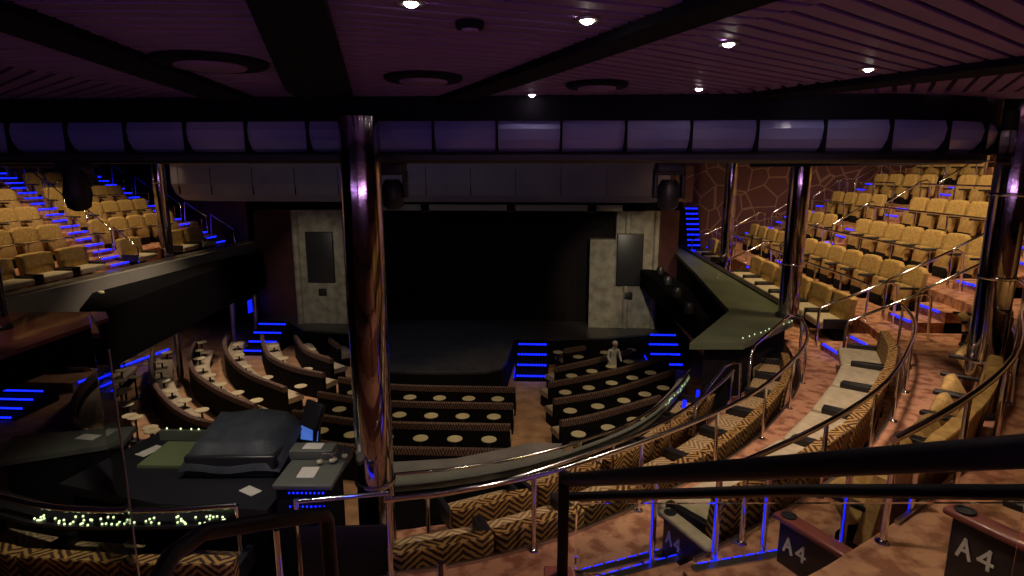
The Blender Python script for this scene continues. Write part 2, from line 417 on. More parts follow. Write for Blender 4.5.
# black drape
cur = MB(); pts = [(-5.6+i*.1, 22.15+.07*math.sin(i*1.9)) for i in range(108)]
cur.sweep(pts, [(0, 0), (0, 4.3), (.03, 4.3), (.03, 0)], .9, smooth=True)
tag(cur.obj('stage_curtain', 'curtain'), 'black full-width drape closing the stage opening', 'curtain')
# portals
def portal(x0, x1, sx0, sx1, name_lab, low=None):
    t = thing('stage_portal', name_lab, 'stage portal', ((x0+x1)/2, 21.4, .9))
    mb = MB()
    if low:
        mb.box(((x0+low)/2, 21.5, 2.5), (abs(low-x0), .5, 3.2)); mb.box(((low+x1)/2, 21.5, 3.0), (abs(x1-low), .5, 4.2))
        for q in range(3): mb.lathe([(.1, 0), (.1, 4.2)], (low+.4+q*.5, 21.25, .9), 12) if q != 1 else None
    else:
        mb.box(((x0+x1)/2, 21.5, 3.0), (x1-x0, .5, 4.2)); mb.lathe([(.12, 0), (.12, 4.2)], (x0+.1, 21.25, .9), 12)
    mb.obj('panel', 'veneer', t)
    MB().box(((sx0+sx1)/2, 21.17, 3.4), (abs(sx1-sx0), .12, 1.85), bev=.03).obj('screen', 'dark', t)
    MB().box(((sx0+sx1)/2, 21.2, 2.1), (.28, .1, .26), bev=.02).obj('speaker', 'black', t)
    rel(t, ((x0+x1)/2, 21.4, .9)); return t
portal(-6.7, -4.85, -6.2, -5.2, 'mottled grey portal on the far balcony side of the stage with a dark screen')
portal(4.05, 6.4, 4.98, 5.9, 'mottled grey stepped portal on the near balcony side of the stage with dark screen', 4.95)
# header over the stage: curved white cove and the bar below it
hp = smoothpath([(-10.9, 22.4), (-10.5, 20.4), (-9.6, 19.75), (-6, 19.55), (-2, 19.5), (3, 19.5), (6.2, 19.6), (6.6, 22.4)], .6)
struct(MB().sweep(hp, [(0, 1.3), (.02, .6), (-.1, .25), (-.35, .03), (-.7, 0), (-.7, 1.3)], 5.45, smooth=True).obj('ceiling_header', 'cove'))
struct(MB().sweep(hp, [(.02, .5), (.05, .2), (-.02, 0), (-.6, 0), (-.6, .5)], 6.62).obj('ceiling_header_band', 'plaster'))
mb = MB(); L = arcl(hp); s = 1.2
while s < L[-1]-1:
    (x, y), a = at(hp, s); mb.box((x-.0*math.sin(a), y-.0*math.cos(a), 6.15), (.012, .05, .9), a); s += 1.45
struct(mb.obj('ceiling_header_seam', 'beam'))
struct(MB().box((.7, 20.3, 5.27), (8.6, .3, .2)).obj('trim_stage_header', 'plaster'))
struct(MB().box((-.3, 22.55, 6.9), (14, .3, 3.6)).obj('wall_stage_header', 'matt'))

# ------------------------------------------------------------------ seats
def cushion(mb, w, d, h, c, bev=.05): mb.box(c, (w, d, h), bev=bev)
def backrest(w, h, t, bow=.03, n=6, taper=0, tilt=.14, round_top=.07):
    """upholstered back: front face curved, top corners rounded; stands at y=0, leans to -y (chair faces +y)"""
    mb = MB(); cols = []
    for side in (0, 1):
        for i in range(n+1):
            u = i/n; x = (u-.5)*w; e = abs(u-.5)*2
            hh = h-round_top*max(0, (e-.55)/.45)**2
            yb = -bow*(1-e*e) if side else t-bow*(1-e*e)*.8
            cols.append([mb.bm.verts.new((x*(1-taper*(z/h)), yb-tilt*z, z)) for z in (0, hh*.5, hh*.92, hh)])
    f0, b0 = cols[:n+1], cols[n+1:]
    for C, fl in ((f0, 1), (b0, 0)):
        for i in range(n):
            for k in range(3):
                q = [C[i][k], C[i+1][k], C[i+1][k+1], C[i][k+1]]
                mb.face(q, [(v.co.x, v.co.z) for v in q], smooth=True)
    for i in range(n):
        for k in (0, 3):
            q = [f0[i][k], f0[i+1][k], b0[i+1][k], b0[i][k]]; mb.face(q, [(v.co.x, v.co.y) for v in q])
    for i in (0, n):
        for k in range(3):
            q = [f0[i][k], f0[i][k+1], b0[i][k+1], b0[i][k]]; mb.face(q, [(v.co.y, v.co.z) for v in q])
    return mb
WD = {'tipup': .8, 'open': .85, 'front': 1.0, 'zig': 1.0, 'bench': 1.22}
def make_seat(kind):
    """origin: floor under the middle of the back; faces +y"""
    W = WD[kind]; t = thing('theatre_seat', 'seat', 'seat')
    if kind == 'tipup':
        b = backrest(W-.015, .68, .10, round_top=.09).obj('backrest', 'gold', t); b.location = (0, .1, .34)
        MB().box((0, .30, .40), (W-.24, .13, .46), bev=.045, tilt=.12).obj('seat', 'gold2', t)
    elif kind == 'open':      # tip-up seats standing half open
        b = backrest(W-.05, .66, .10).obj('backrest', 'gold', t); b.location = (0, .1, .30)
        MB().box((0, .36, .50), (W-.26, .34, .13), bev=.05, tilt=1.0).obj('seat', 'gold', t)
    elif kind == 'front':     # cushion down
        b = backrest(W-.03, .56, .12, .02, round_top=.03).obj('backrest', 'gold', t); b.location = (0, .12, .40)
        MB().box((0, .44, .36), (W-.12, .58, .16), bev=.04).obj('seat', 'beige', t)
    elif kind == 'zig':
        b = backrest(W-.01, .44, .12, .01, round_top=.02, tilt=.1).obj('backrest', 'zig', t); b.location = (0, .12, .20)
        MB().box((0, .42, .32), (W-.12, .54, .14), bev=.04).obj('seat', 'zigseat', t)
    elif kind == 'bench':
        b = backrest(W-.01, .60, .12, .01, round_top=.02, tilt=.1).obj('backrest', 'zig', t); b.location = (0, .12, .20)
        MB().box((0, .48, .34), (W-.10, .66, .16), bev=.04).obj('seat', 'beige', t)
    for s in (-1, 1):
        x = s*(W/2-.045)
        if kind in ('front', 'bench', 'zig'):
            mb = MB(); mb.box((x, .44, .40), (.075, .46, .20), bev=.01)
            mb.obj('armrest', 'black', t)
        else:
            MB().box((x, .34, .60), (.06, .40, .05), bev=.015).obj('armrest', 'black', t)
    MB().box((0, .26, .12), (W-.3, .26, .26), bev=.02).obj('base', 'matt', t)
    return t
PROTO = {k: [make_seat(k), False] for k in ('tipup', 'open', 'front', 'zig', 'bench')}
def place(kind, loc, rz, label, group):
    t, used = PROTO[kind]
    if not used:
        t.location = loc; t.rotation_euler = (0, 0, rz); t['label'] = label; t['group'] = group; PROTO[kind][1] = True; return t
    return dup(t, loc, rz, label, group)
def seat_row(kind, path, s0, s1, z, lab, group, gap=.0, flip=False, facing=PI/2):
    """chairs along the path from s0 to s1, their backs on it, facing left of travel"""
    W = WD[kind]; n = int((s1-s0)/W+.2); dW = (s1-s0)/max(n, 1); st = s0+dW/2
    for i in range(n):
        (x, y), a = at(path, st+i*dW)
        if any(math.dist((x-math.sin(a)*-.0-math.sin(a)*.3, y+math.cos(a)*.3), c) < .45+W*.17 for c in COLS): continue
        j = i if not flip else n-1-i
        place(kind, (x, y, z), a, lab.replace('#', ORD[j]), group)
    return n
def yS(path, y, x0=0):   # arclength on the near side where the path reaches Y=y
    L = arcl(path)
    for i in range(1, len(path)):
        if path[i][1] >= y and path[i][0] > 5: return L[i]
    return L[-1]
COLS = [(8.0, 7.55), (7.55, 12.5), (8.6, 20.6), (-9.75, 18.6), (.80, 5.50)]
KN = {0: 'lowest', 1: 'second', 2: 'third', 3: 'fourth', 4: 'fifth', 5: 'sixth', 6: 'seventh', 7: 'top'}
# rear rows
p = RP(0); seat_row('zig', p, near(p, (1.45, 6.2)), near(p, (5.75, 10.0)), TF[0], 'zigzag fabric seat in the lowest rear row, # from the control desk', 'zigzag seats of the lowest rear row')
p = RP(1); seat_row('zig', p, near(p, (1.15, 4.75)), near(p, (7.15, 11.2)), TF[1], 'zigzag fabric seat in the second rear row, # from the big mirror column', 'zigzag seats of the second rear row')
seat_row('zig', p, near(p, (-3.4, 4.8)), near(p, (-.1, 4.5)), TF[1], 'zigzag fabric seat behind the control desk, # of that row counted from the far side', 'zigzag seats behind the control desk')
p = RP(2); seat_row('bench', p, near(p, (3.98, 4.65)), near(p, (8.55, 10.7)), TF[2], 'beige cushioned zigzag-backed seat, # from the A4 end of the third rear row', 'beige and zigzag seats of the third rear row')
p = RP(3); seat_row('open', p, near(p, (4.85, 4.05)), near(p, (9.95, 10.6)), TF[3], 'half-open gold seat, # from the A4 end of the fourth rear row', 'gold seats of the fourth rear row')
p = RP(4); seat_row('open', p, near(p, (5.28, 2.9)), near(p, (11.4, 11.0)), TF[4], 'half-open gold seat, # from the A4 end of the fifth rear row', 'gold seats of the fifth rear row')
p = RP(5); seat_row('tipup', p, near(p, (9.5, 6)), near(p, (12.9, 11.2)), TF[5], 'gold tip-up seat, # from the camera end of the sixth rear row', 'gold seats of the sixth rear row')
# near side rows, two blocks
for k in range(2, 8):
    p = RP(k); a0 = 12.1+.45*(k-2); kind = 'front' if k == 2 else 'tipup'
    what = 'beige and gold seat' if k == 2 else 'gold tip-up seat'
    seat_row(kind, p, yS(p, a0), yS(p, 18.9), TF[k], f'{what}, # past the first LED stairs, {ORD[k-2]} row, near balcony side', f'near balcony side seats, {ORD[k-2]} row')
    seat_row(kind, p, yS(p, 20.0), yS(p, 24.0), TF[k], f'{what}, # past the second LED stairs, {ORD[k-2]} row, near balcony', f'near balcony stage-end seats, {ORD[k-2]} row')

# far balcony (the other side of the stalls)
LF = [3.50, 3.95, 4.40, 4.90, 5.40, 5.90, 6.4]
LX = [-10.5-1.4*i for i in range(7)]
for i in range(7):
    x0 = -9.35 if i == 0 else LX[i-1]-.06
    struct(MB().box(((x0+LX[i]-.06)/2, (11.2+23.0+.6*i)/2, LF[i]-.3), (abs(LX[i]-.06-x0), 11.8+.6*i, .6)).obj('floor_far_tier', 'carpet'))
def LA(i): return [(16.1+.85*i, 17.1+.85*i), (21.8+.6*i, 22.7+.6*i)]
for i in range(6):
    path = [(LX[i], 30), (LX[i], 11.2)]      # travelling towards the camera: right of travel = -x, so chairs face +x
    kind = 'front' if i == 0 else 'tipup'; what = 'beige and gold seat' if i == 0 else 'gold tip-up seat'
    def sy(y): return 30-y
    la = LA(i)
    seat_row(kind, path, sy(la[1][0]-.05), sy(la[0][1]+.05), LF[i], f'{what}, # from stage-end stairs, {ORD[i]} row of far balcony', f'far balcony middle seats, {ORD[i]} row')
    seat_row(kind, path, sy(la[0][0]-.05), sy(11.3+.5*i), LF[i], f'{what}, far balcony outer block, # from the stairs, {ORD[i]} row', f'far balcony outer seats, {ORD[i]} row')

# ------------------------------------------------------------------ stairs with LED nosings
def led(mb, p0, p1, z, n=None, h=.03):
    """row of small lamps from p0 to p1"""
    d = math.dist(p0, p1); n = n or max(3, int(d/.09)); a = math.atan2(p1[1]-p0[1], p1[0]-p0[0])
    for i in range(n):
        t = (i+.5)/n; mb.box((p0[0]+(p1[0]-p0[0])*t, p0[1]+(p1[1]-p0[1])*t, z), (d/n*.72, .03, h), a)
    return mb
def aisle(name_lab, pts, width, ledm='led'):
    """pts: [(x, y, z_top)] centre of each tread front; treads run across the direction of travel"""
    t = thing('aisle_stairs', name_lab, 'stairs', pts[0][:2]+(pts[0][2]-.25,))
    for i, (x, y, z) in enumerate(pts):
        a = math.atan2(pts[min(i+1, len(pts)-1)][1]-pts[max(0, i-1)][1], pts[min(i+1, len(pts)-1)][0]-pts[max(0, i-1)][0])
        nx = pts[i+1] if i+1 < len(pts) else (x+(x-pts[i-1][0]), y+(y-pts[i-1][1]), z)
        run = math.dist(nx[:2], (x, y)); c, s = math.cos(a), math.sin(a)
        MB().box((x+c*run/2, y+s*run/2, z-.13), (run, width, .26), a).obj('step', 'carpet', t)
        e0 = (x-c*.02+s*width*.48, y-s*.02-c*width*.48); e1 = (x-c*.02-s*width*.48, y-s*.02+c*width*.48)
        led(MB(), e0, e1, z+.0, h=.05).obj('led_strip', ledm, t)
    rel(t, t.location); return t
def flight(k0, k1, cy, dy, OFFX=0):
    pts = []
    for k in range(k0, k1):
        x = 7.5+1.5*(k-1)-.62; y = cy+dy*(k-k0)
        rise = TF[k+1]-TF[k]
        for q in range(3): pts.append((x+.22*q+ (0), y+dy*q*.3, TF[k]+rise*(q+1)/3))
    return pts
def stairs_multi(lab, k0, k1, cy, dy, width, dep=.55):
    t = thing('aisle_stairs', lab, 'stairs', (7.5+1.5*(k0-1), cy, TF[k0]))
    for k in range(k0, k1):
        x = 7.5+1.5*(k-1)-dep; y = cy+dy*(k-k0); rise = TF[k+1]-TF[k]
        for q in range(2):
            z = TF[k]+rise*(q+1)/3; xx = x+dep*.55*q; x1 = 7.5+1.5*(k-1)+.05
            MB().box(((xx+x1)/2, y, (z+TF[k])/2), (x1-xx, width, z-TF[k])).obj('step', 'carpet', t)
            led(MB(), (xx-.02, y-width*.34), (xx-.02, y+width*.34), z-.02, h=.03).obj('led_strip', 'led', t)
        led(MB(), (x1-.02, y-width*.34), (x1-.02, y+width*.34), TF[k+1]-.03, h=.03).obj('led_strip', 'led', t)
    rel(t, t.location)
stairs_multi('blue-lit carpeted stairs between the rear rows and the near balcony side rows', 2, 7, 11.55, .45, .95, .95)
stairs_multi('blue-lit carpeted stairs between the two seat blocks of the near balcony', 2, 7, 19.45, 0, .9)
stairs_multi('blue-lit carpeted stairs along the giraffe-patterned wall', 1, 7, 24.5, 0, .8)
def stairs_far(lab, w):
    y0, y1 = LA(0)[w]; t = thing('aisle_stairs', lab, 'stairs', (LX[0], (y0+y1)/2, LF[0])); wd = y1-y0-.1
    for i in range(0, 6):
        la = LA(i)[w]; y = (la[0]+la[1])/2; dy = LA(1)[w][0]-LA(0)[w][0]
        for q in range(2):
            rise = LF[i+1]-LF[i]; z = LF[i]+rise*(q+1)/3; x1 = LX[i]-.05; xx = x1+.9-.45*q; yy = y+dy*.3*q
            MB().box(((xx+x1)/2, yy, (z+LF[i])/2), (xx-x1, wd, z-LF[i])).obj('step', 'carpet', t)
            led(MB(), (xx+.02, yy-wd*.42), (xx+.02, yy+wd*.42), z-.01, h=.04).obj('led_strip', 'led', t)
        led(MB(), (x1+.02, y+dy*.6-wd*.42), (x1+.02, y+dy*.6+wd*.42), LF[i+1]-.01, h=.04).obj('led_strip', 'led', t)
    rel(t, t.location)
stairs_far('blue-lit stairs climbing between the seat blocks of the far balcony', 0)
stairs_far('blue-lit stairs climbing the stage end of the far balcony', 1)
def box_stairs(lab, x0, x1, y0, n, rise, run, top_m='matt', name='stage_stairs'):
    t = thing(name, lab, 'stairs', ((x0+x1)/2, y0, 0))
    for i in range(n):
        MB().box(((x0+x1)/2, y0+run*(i+.5)+ (n-1-i)*0, rise*(i+1)/2), (x1-x0, run, rise*(i+1))).obj('step', top_m, t)
        led(MB(), (x0+.05, y0+run*i-.02), (x1-.05, y0+run*i-.02), rise*(i+1)-.03, h=.05).obj('led_strip', 'led', t)
    led(MB(), (x0-.02, y0), (x0-.02, y0+run*n), .12, h=.05).obj('led_strip', 'ledsoft', t)
    rel(t, ((x0+x1)/2, y0, 0)); return t
box_stairs('four blue-lit steps beside the stage thrust', 1.55, 2.6, 17.9, 4, .22, .42)
box_stairs('four blue-lit steps to the stage under the near balcony', 6.0, 7.1, 19.3, 4, .22, .42)
box_stairs('four blue-lit steps to the stage under the far balcony', -8.3, -7.15, 20.0, 4, .22, .42)
# blue stair up through the recess beside the patterned wall
t = thing('recess_stairs', 'steep blue-lit stair in the dark recess beside the near portal', 'stairs', (8.2, 24.5, 3))
for i in range(9):
    MB().box((8.35, 24.05+.11*i, 3.3+.2*i), (.55, .12, .2)).obj('step', 'matt', t)
    led(MB(), (8.1, 23.97+.11*i), (8.6, 23.97+.11*i), 3.38+.2*i, 5, .05).obj('led_strip', 'led', t)
rel(t, t.location)

# ------------------------------------------------------------------ rails
def rail(name, lab, pts, r=.028, posts=(), zf=None, cat='handrail', pm='chrome', m='chrome', pr=.022, group=None):
    p0 = pts[0]; t = thing(name, lab, cat, (p0[0], p0[1], (zf if zf is not None else p0[2]-.7)), group=group)
    MB().tube(pts, r, 10).obj('rail', m, t)
    for (x, y, zt, zb) in posts: 
        mb = MB().tube([(x, y, zb), (x, y, zt)], pr, 8); mb.lathe([(.05, 0), (.05, .012), (.02, .03)], (x, y, zb), 10); mb.obj('post', pm, t)
    rel(t, t.location); return t
def tier_rail(k, s0, s1, lab, h=.75, off=.13, step=1.25, drop0=False, drop1=False):
    p = RP(k-1, off); z = TF[k]+h; q = sub(p, s0, s1); L = arcl(q)[-1]; n = max(2, int(L/step)+1)
    pts = [(x, y, z) for x, y in q]
    posts = []
    for i in range(n):
        (x, y), a = at(q, .04+(L-.08)*i/(n-1)); posts.append((x, y, z, TF[k]))
    return rail('tier_rail', lab, pts, .027, posts, TF[k])
p = RP(0, .13); tier_rail(1, near(p, (1.2, 6.0)), near(p, (5.8, 10.2)), 'chrome rail behind the lowest rear row of zigzag seats', h=.64)
p = RP(1, .13); tier_rail(2, near(p, (1.15, 4.6)), near(p, (7.35, 11.3)), 'long chrome rail curving from the big mirror column behind the second zigzag row', h=.78)
p = RP(2, .13); tier_rail(3, near(p, (3.95, 4.6)), near(p, (8.65, 10.7)), 'long chrome rail curving behind the beige third rear row')
tier_rail(3, yS(p, 12.3), yS(p, 18.8), 'chrome rail in front of the second row of the near side block', off=.13)
p = RP(3, .13); tier_rail(4, near(p, (4.6, 3.75)), near(p, (10.0, 10.6)), 'long chrome rail curving behind the half-open gold fourth rear row')
for k in (4, 5, 6, 7):
    p = RP(k-1, .13)
    tier_rail(k, yS(p, 12.6+.45*(k-3)), yS(p, 18.8), f'chrome rail in front of the {ORD[k-2]} row of the near side block')
for k in (3, 4, 5, 6, 7):
    p = RP(k-1, .13)
    tier_rail(k, yS(p, 20.1), yS(p, 23.9), f'chrome rail in front of the {ORD[k-2]} row of the stage-end block')
# bands of zigzag fabric and a chrome nosing along the foot of the rear rows' backs
for k, a, b, nm in ((0, (1.2, 6.2), (5.75, 10), 'lowest'), (1, (1.15, 4.75), (7.15, 11.2), 'second'), (2, (3.75, 4.55), (8.55, 10.7), 'third'), (3, (4.85, 4.05), (9.95, 10.6), 'fourth')):
    p = RP(k, .065); q = sub(p, near(p, a), near(p, b))
    struct(MB().sweep(q, [(0, 0), (0, .035), (.03, .035), (.03, 0)], TF[k+1]).obj('trim_nosing', 'brushed'))
def stair_rail(lab, foot, top, z0, z1, group=None, tail=None):
    fx, fy = foot; tx, ty = top
    pts = [(fx, fy, z0), (fx, fy, z0+.78), (fx+(tx-fx)*.03, fy+(ty-fy)*.03, z0+.84)]
    pts += [(tx-(tx-fx)*.12, ty-(ty-fy)*.12, z1+.82), (tx, ty, z1+.86), (tx+.12, ty+(.0), z1+.80), (tx+.16, ty, z1)]
    return rail('stair_rail', lab, pts, .026, (), z0, group=group)
for k in range(2, 7):
    y = 11.55+.45*(k-2); x = 7.5+1.5*(k-1)
    stair_rail(f'chrome stair rail by flight {ORD[k-2]} from the ledge, on its stage side', (x-1.0, y+.56), (x+.35, y+.62), TF[k], TF[k+1])
    stair_rail(f'chrome stair rail by flight {ORD[k-2]} from the ledge, on its camera side', (x-1.0, y-.56), (x+.35, y-.5), TF[k], TF[k+1])
    stair_rail(f'chrome stair rail at the middle stairs, step group {ORD[k-2]} from the ledge', (x-.75, 18.95), (x+.35, 18.95), TF[k], TF[k+1])
    stair_rail(f'chrome rail beside the patterned wall, step group {ORD[k-2]} from the ledge', (x-.75, 24.0), (x+.35, 24.0), TF[k], TF[k+1])
# hairpin rails by the ledge
rail('hairpin_rail', 'chrome hairpin rail at the ledge end of the second zigzag row', [(5.9, 9.75, 2.5), (5.9, 9.75, 3.5), (6.0, 9.9, 3.62), (7.0, 11.3, 3.72), (7.25, 11.65, 3.73), (7.38, 11.6, 3.73), (7.40, 11.45, 3.73), (7.4, 11.4, 2.95)], .027, (), 2.5)
rail('hairpin_rail', 'chrome hairpin rail at the ledge end of the lowest zigzag row', [(4.75, 8.6, 2.1), (4.75, 8.6, 2.98), (4.85, 8.8, 3.08), (5.6, 10.1, 3.17), (5.8, 10.35, 3.17), (5.92, 10.3, 3.17), (5.93, 10.2, 2.45)], .027, (), 2.1)
# the blue-lit posts beyond the lowest row
for i, (px, py) in enumerate([(4.9, 9.9), (5.25, 10.4), (5.65, 10.95), (6.0, 11.3), (6.35, 11.6)]):
    tg = tag(MB().tube([(px, py, 2.1), (px, py, 2.62)], .035, 8).obj('light_post', 'ledsoft'), f'glowing blue post, {ORD[i]} of five along the lowest tier edge by the ledge', 'light post', 'blue light posts by the ledge')
# far balcony rails
for i in range(1, 6):
    la = LA(i)
    for y0, y1, nm in ((la[0][1]+.1, la[1][0]-.1, 'middle'), (11.5+.5*i, la[0][0]-.1, 'outer')):
        x = LX[i-1]-.15; z = LF[i]+.72
        rail('tier_rail', f'thin chrome rail before the {ORD[i]} row of the far balcony\'s {nm} block', [(x, y0, z), (x, y1, z)], .016, [(x, y0+.05, z, LF[i]), (x, (y0+y1)/2, z, LF[i]), (x, y1-.05, z, LF[i])], LF[i], group='far balcony tier rails', pr=.012)
    lp = LA(i-1)
    for y, y2, nm in ((lp[0][1]-.02, la[0][1]-.3, 'middle stairs'), (lp[1][1]-.02, la[1][1]-.2, 'stage-end stairs')):
        x = LX[i-1]
        rail('stair_rail', f'sloping chrome rail at the far balcony\'s {nm}, {ORD[i-1]} from the ledge', [(x+.85, y, LF[i-1]), (x+.85, y, LF[i-1]+.75), (x-.25, y2, LF[i]+.85), (x-.3, y2, LF[i])], .022, (), LF[i-1], group='far balcony stair rails')

# ------------------------------------------------------------------ ledges
ld = thing('balcony_ledge', 'green-grey ledge edging the near balcony with a wide angled corner', 'balcony ledge', (7.2, 16, 3.1))
poly = [(7.85, 24.8), (7.45, 24.8), (6.95, 18), (6.5, 13.0), (5.05, 10.4), (6.0, 10.45), (7.5, 12.1), (7.9, 13.2), (7.85, 20)]
MB().prism(poly, 3.38, 3.5).obj('top', 'ledge', ld)
poly2 = [(7.75, 24.7), (7.55, 24.7), (7.05, 18), (6.65, 13.0), (5.35, 10.55), (6.0, 10.6), (7.4, 12.2), (7.7, 13.3)]
MB().prism(poly2, 1.7, 3.38).obj('fascia', 'matt', ld)
MB().tube([(7.80, 12.9, 3.56), (7.82, 16, 3.56), (7.82, 24, 3.56)], .05, 8).obj('edge_tube', 'brushed', ld)
rel(ld, ld.location)
tr = thing('lighting_truss', 'black box truss hung along the stalls side of the near balcony ledge', 'lighting truss', (6.4, 18, 3))
MB().box((6.35, 18.2, 2.75), (.8, 8.0, .6), math.radians(2.5), bev=.03).obj('truss_box', 'truss', tr)
for i in range(5): MB().lathe([(.11, 0), (.13, .18), (.08, .26)], (6.0+i*.12, 14.6+i*1.9, 3.05), 12).obj('lamp_head', 'dark', tr)
rel(tr, tr.location)
# far ledge
ld = thing('balcony_ledge', 'pale grey ledge and fascia edging the far balcony', 'balcony ledge', (-9.3, 17, 3))
MB().prism([(-8.85, 22.95), (-9.15, 22.95), (-9.6, 11.0), (-9.3, 11.0), (-9.1, 14.2)], 2.6, 3.75).obj('fascia', 'plaster', ld)
MB().box((-9.33, 17.0, 3.77), (.34, 11.8, .05), math.radians(-1.9)).obj('cap', 'brushed', ld)
rel(ld, ld.location)
tr = thing('lighting_truss', 'long black box truss hung below the far balcony ledge', 'lighting truss', (-8.8, 17, 2.7))
b = MB(); b.prism([(-8.5, 22.6), (-8.75, 22.6), (-9.2, 14.6), (-8.0, 12.6), (-7.4, 12.5)], 2.05, 3.42); b.obj('truss_box', 'truss', tr)
MB().lathe([(.07, 0), (.07, .05), (.03, .06)], (-8.85, 14.4, 3.42), 12).obj('lamp_head', 'tabletop', tr)
rel(tr, tr.location)
# red-brown corner counter
ct = thing('corner_counter', 'red-brown glossy corner counter with a black front at the far side', 'counter', (-8, 10.5, 2.3))
MB().prism([(-10.2, 11.9), (-7.0, 12.1), (-6.55, 11.6), (-6.5, 8.6), (-8.5, 8.0)], 3.42, 3.5).obj('top', 'brownwood', ct)
MB().prism([(-10.2, 11.85), (-7.1, 12.0), (-6.6, 11.4), (-6.62, 8.7), (-8.5, 8.1)], 2.85, 3.42).obj('front', 'matt', ct)
rel(ct, ct.location)
# rear counter of the balcony, with its glass edge
cp = smoothpath([(.6, 6.62), (1.58, 6.90), (2.71, 7.48), (3.92, 8.55), (4.7, 9.8), (5.15, 10.75)], .3)
rc = thing('rear_counter', 'grey counter curving along the lip of the rear balcony above the stalls', 'counter', (2.7, 7.5, 2.1))
far_edge = [(2.75, 7.95), (2.3, 7.95), (1.9, 7.72), (1.31, 7.42), (.44, 7.26)]
near_edge = [p for p in cp if p[0] < 2.8]
MB().prism(near_edge+far_edge, 2.63, 2.70).obj('slab', 'slab', rc)
MB().sweep(cp, [(0, 0), (0, .07), (-.16, .07), (-.16, 0)], 2.632).obj('top', 'slab', rc)
MB().sweep(cp, [(-.03, 0), (-.03, 1.0), (-.15, 1.0), (-.15, 0)], 1.63).obj('front', 'matt', rc)
rel(rc, rc.location)
gp = thing('glass_parapet', 'low curved glass parapet with chrome edge on the rear counter', 'glass parapet', (2.7, 7.5, 2.7))
MB().sweep(cp, [(.02, 0), (.02, .16), (.035, .16), (.035, 0)], 2.7).obj('pane', 'glass', gp)
MB().tube([(x, y, 2.88) for x, y in offset(cp, .03)], .022, 8).obj('edge_rail', 'chrome', gp)
rel(gp, gp.location)
def light_string(lab, pts, m='greenled', d=.018):
    t = thing('light_string', lab, 'string lights', pts[0]); b0 = None
    for p in pts:
        if b0 is None: b0 = MB().lathe([(d*.4, -d*.5), (d*.6, 0), (d*.4, d*.5)], (0, 0, 0), 6).obj('bulb', m, t); b = b0
        else: b = b0.copy(); COL.objects.link(b); b.parent = t
        b.location = V(p)-V(pts[0])
    return t
ps = []
for i in range(22):
    s_ = 5.0+i*.07; (x, y), a = at(cp, min(s_, arcl(cp)[-1])); ps.append((x+random.uniform(-.08, .0), y+random.uniform(-.0, .1), 2.715))
light_string('sparkling string of tiny green-white lights on the counter by the near ledge', ps)
light_string('green-white lights along the edge of the angled near ledge corner', [(6.1+i*.14+random.uniform(-.03, .03), 10.75+i*.135, 3.51) for i in range(11)])
# ------------------------------------------------------------------ columns
def column(x, y, z0, z1, r, lab, rings=()):
    t = thing('mirror_column', lab, 'column', (x, y, z0))
    MB().lathe([(r, 0), (r, z1-z0)], (0, 0, 0), 28).obj('shaft', 'column', t)
    for z in rings: MB().lathe([(r+.012, 0), (r+.022, .02), (r+.012, .04)], (0, 0, z-z0), 28).obj('ring', 'chrome', t)
    MB().lathe([(r+.05, 0), (r+.05, .06), (r+.01, .09)], (0, 0, 0), 28).obj('base', 'dark', t)
    return t
column(.80, 5.50, 2.45, 6.97, .185, 'big mirror-clad column standing beside the control desk', (3.4,))
column(8.0, 7.55, 3.45, 9.6, .19, 'big mirror-clad column standing among the gold rear rows', (4.15, 5.2, 6.2))
column(7.55, 12.5, 3.5, 9.6, .2, 'slim mirror column at the angled corner of the near ledge', (4.6,))
column(8.6, 20.6, 3.0, 9.6, .2, 'slim mirror column by the stage-end seats before the patterned wall')
column(-9.75, 18.6, 3.5, 9.6, .19, 'slim mirror column rising from the far balcony ledge by the middle seats', (6.1,))
column(-7.95, 10.6, 3.5, 9.6, .13, 'mirror column standing behind the red-brown corner counter')
for i, (x, y) in enumerate([(-9.1, 17.6), (-9.3, 21.4), (-8.5, 21.6)]):
    t = tag(MB().lathe([(.1, 0), (.1, 1.9)], (x, y, 0), 12).obj('support_column', 'brushed'), ['thin steel support column among the far stalls couches', 'thin steel support column by the blue corridor, away from the stage', 'thin steel support column by the blue corridor, beside the stage stairs'][i], 'column', 'support columns under the far balcony')

# ------------------------------------------------------------------ stalls: couches and tables
def couch(pts, lab, group, face=1, hb=.80, m='zigs', ends=True):
    """face=+1: seat on the left of travel"""
    p = smoothpath(pts, .3); c = p[len(p)//2]; o = -face
    t = thing('curved_couch', lab, 'couch', (c[0], c[1], 0), group=group)
    MB().sweep(p, [(0, .66), (0, hb), (o*.05, hb+.02), (o*.12, hb), (o*.14, .66)], 0).obj('back_cushion', m, t)
    MB().sweep(p, [(o*.01, .0), (o*.01, .66), (o*.13, .66), (o*.13, 0)], 0).obj('back_panel', 'matt', t)
    MB().sweep(p, [(o*.13, .30), (o*.14, .44), (o*.5, .46), (o*.6, .42), (o*.6, .30)], 0).obj('seat', 'beige', t)
    MB().sweep(p, [(o*.13, .0), (o*.13, .3), (o*.52, .3), (o*.52, 0)], 0).obj('base', 'matt', t)
    rel(t, (c[0], c[1], 0)); return p
def make_table():
    t = thing('cocktail_table', 'table', 'table')
    MB().lathe([(.15, 0), (.17, .006), (.17, .016), (.16, .022)], (0, 0, .64), 24).obj('tabletop', 'tabletop', t)
    MB().lathe([(.025, 0), (.025, .64)], (0, 0, 0), 10).obj('pedestal', 'black', t)
    MB().lathe([(.16, 0), (.15, .02), (.03, .035)], (0, 0, 0), 16).obj('foot', 'dark', t)
    return t
TB = [make_table(), False]
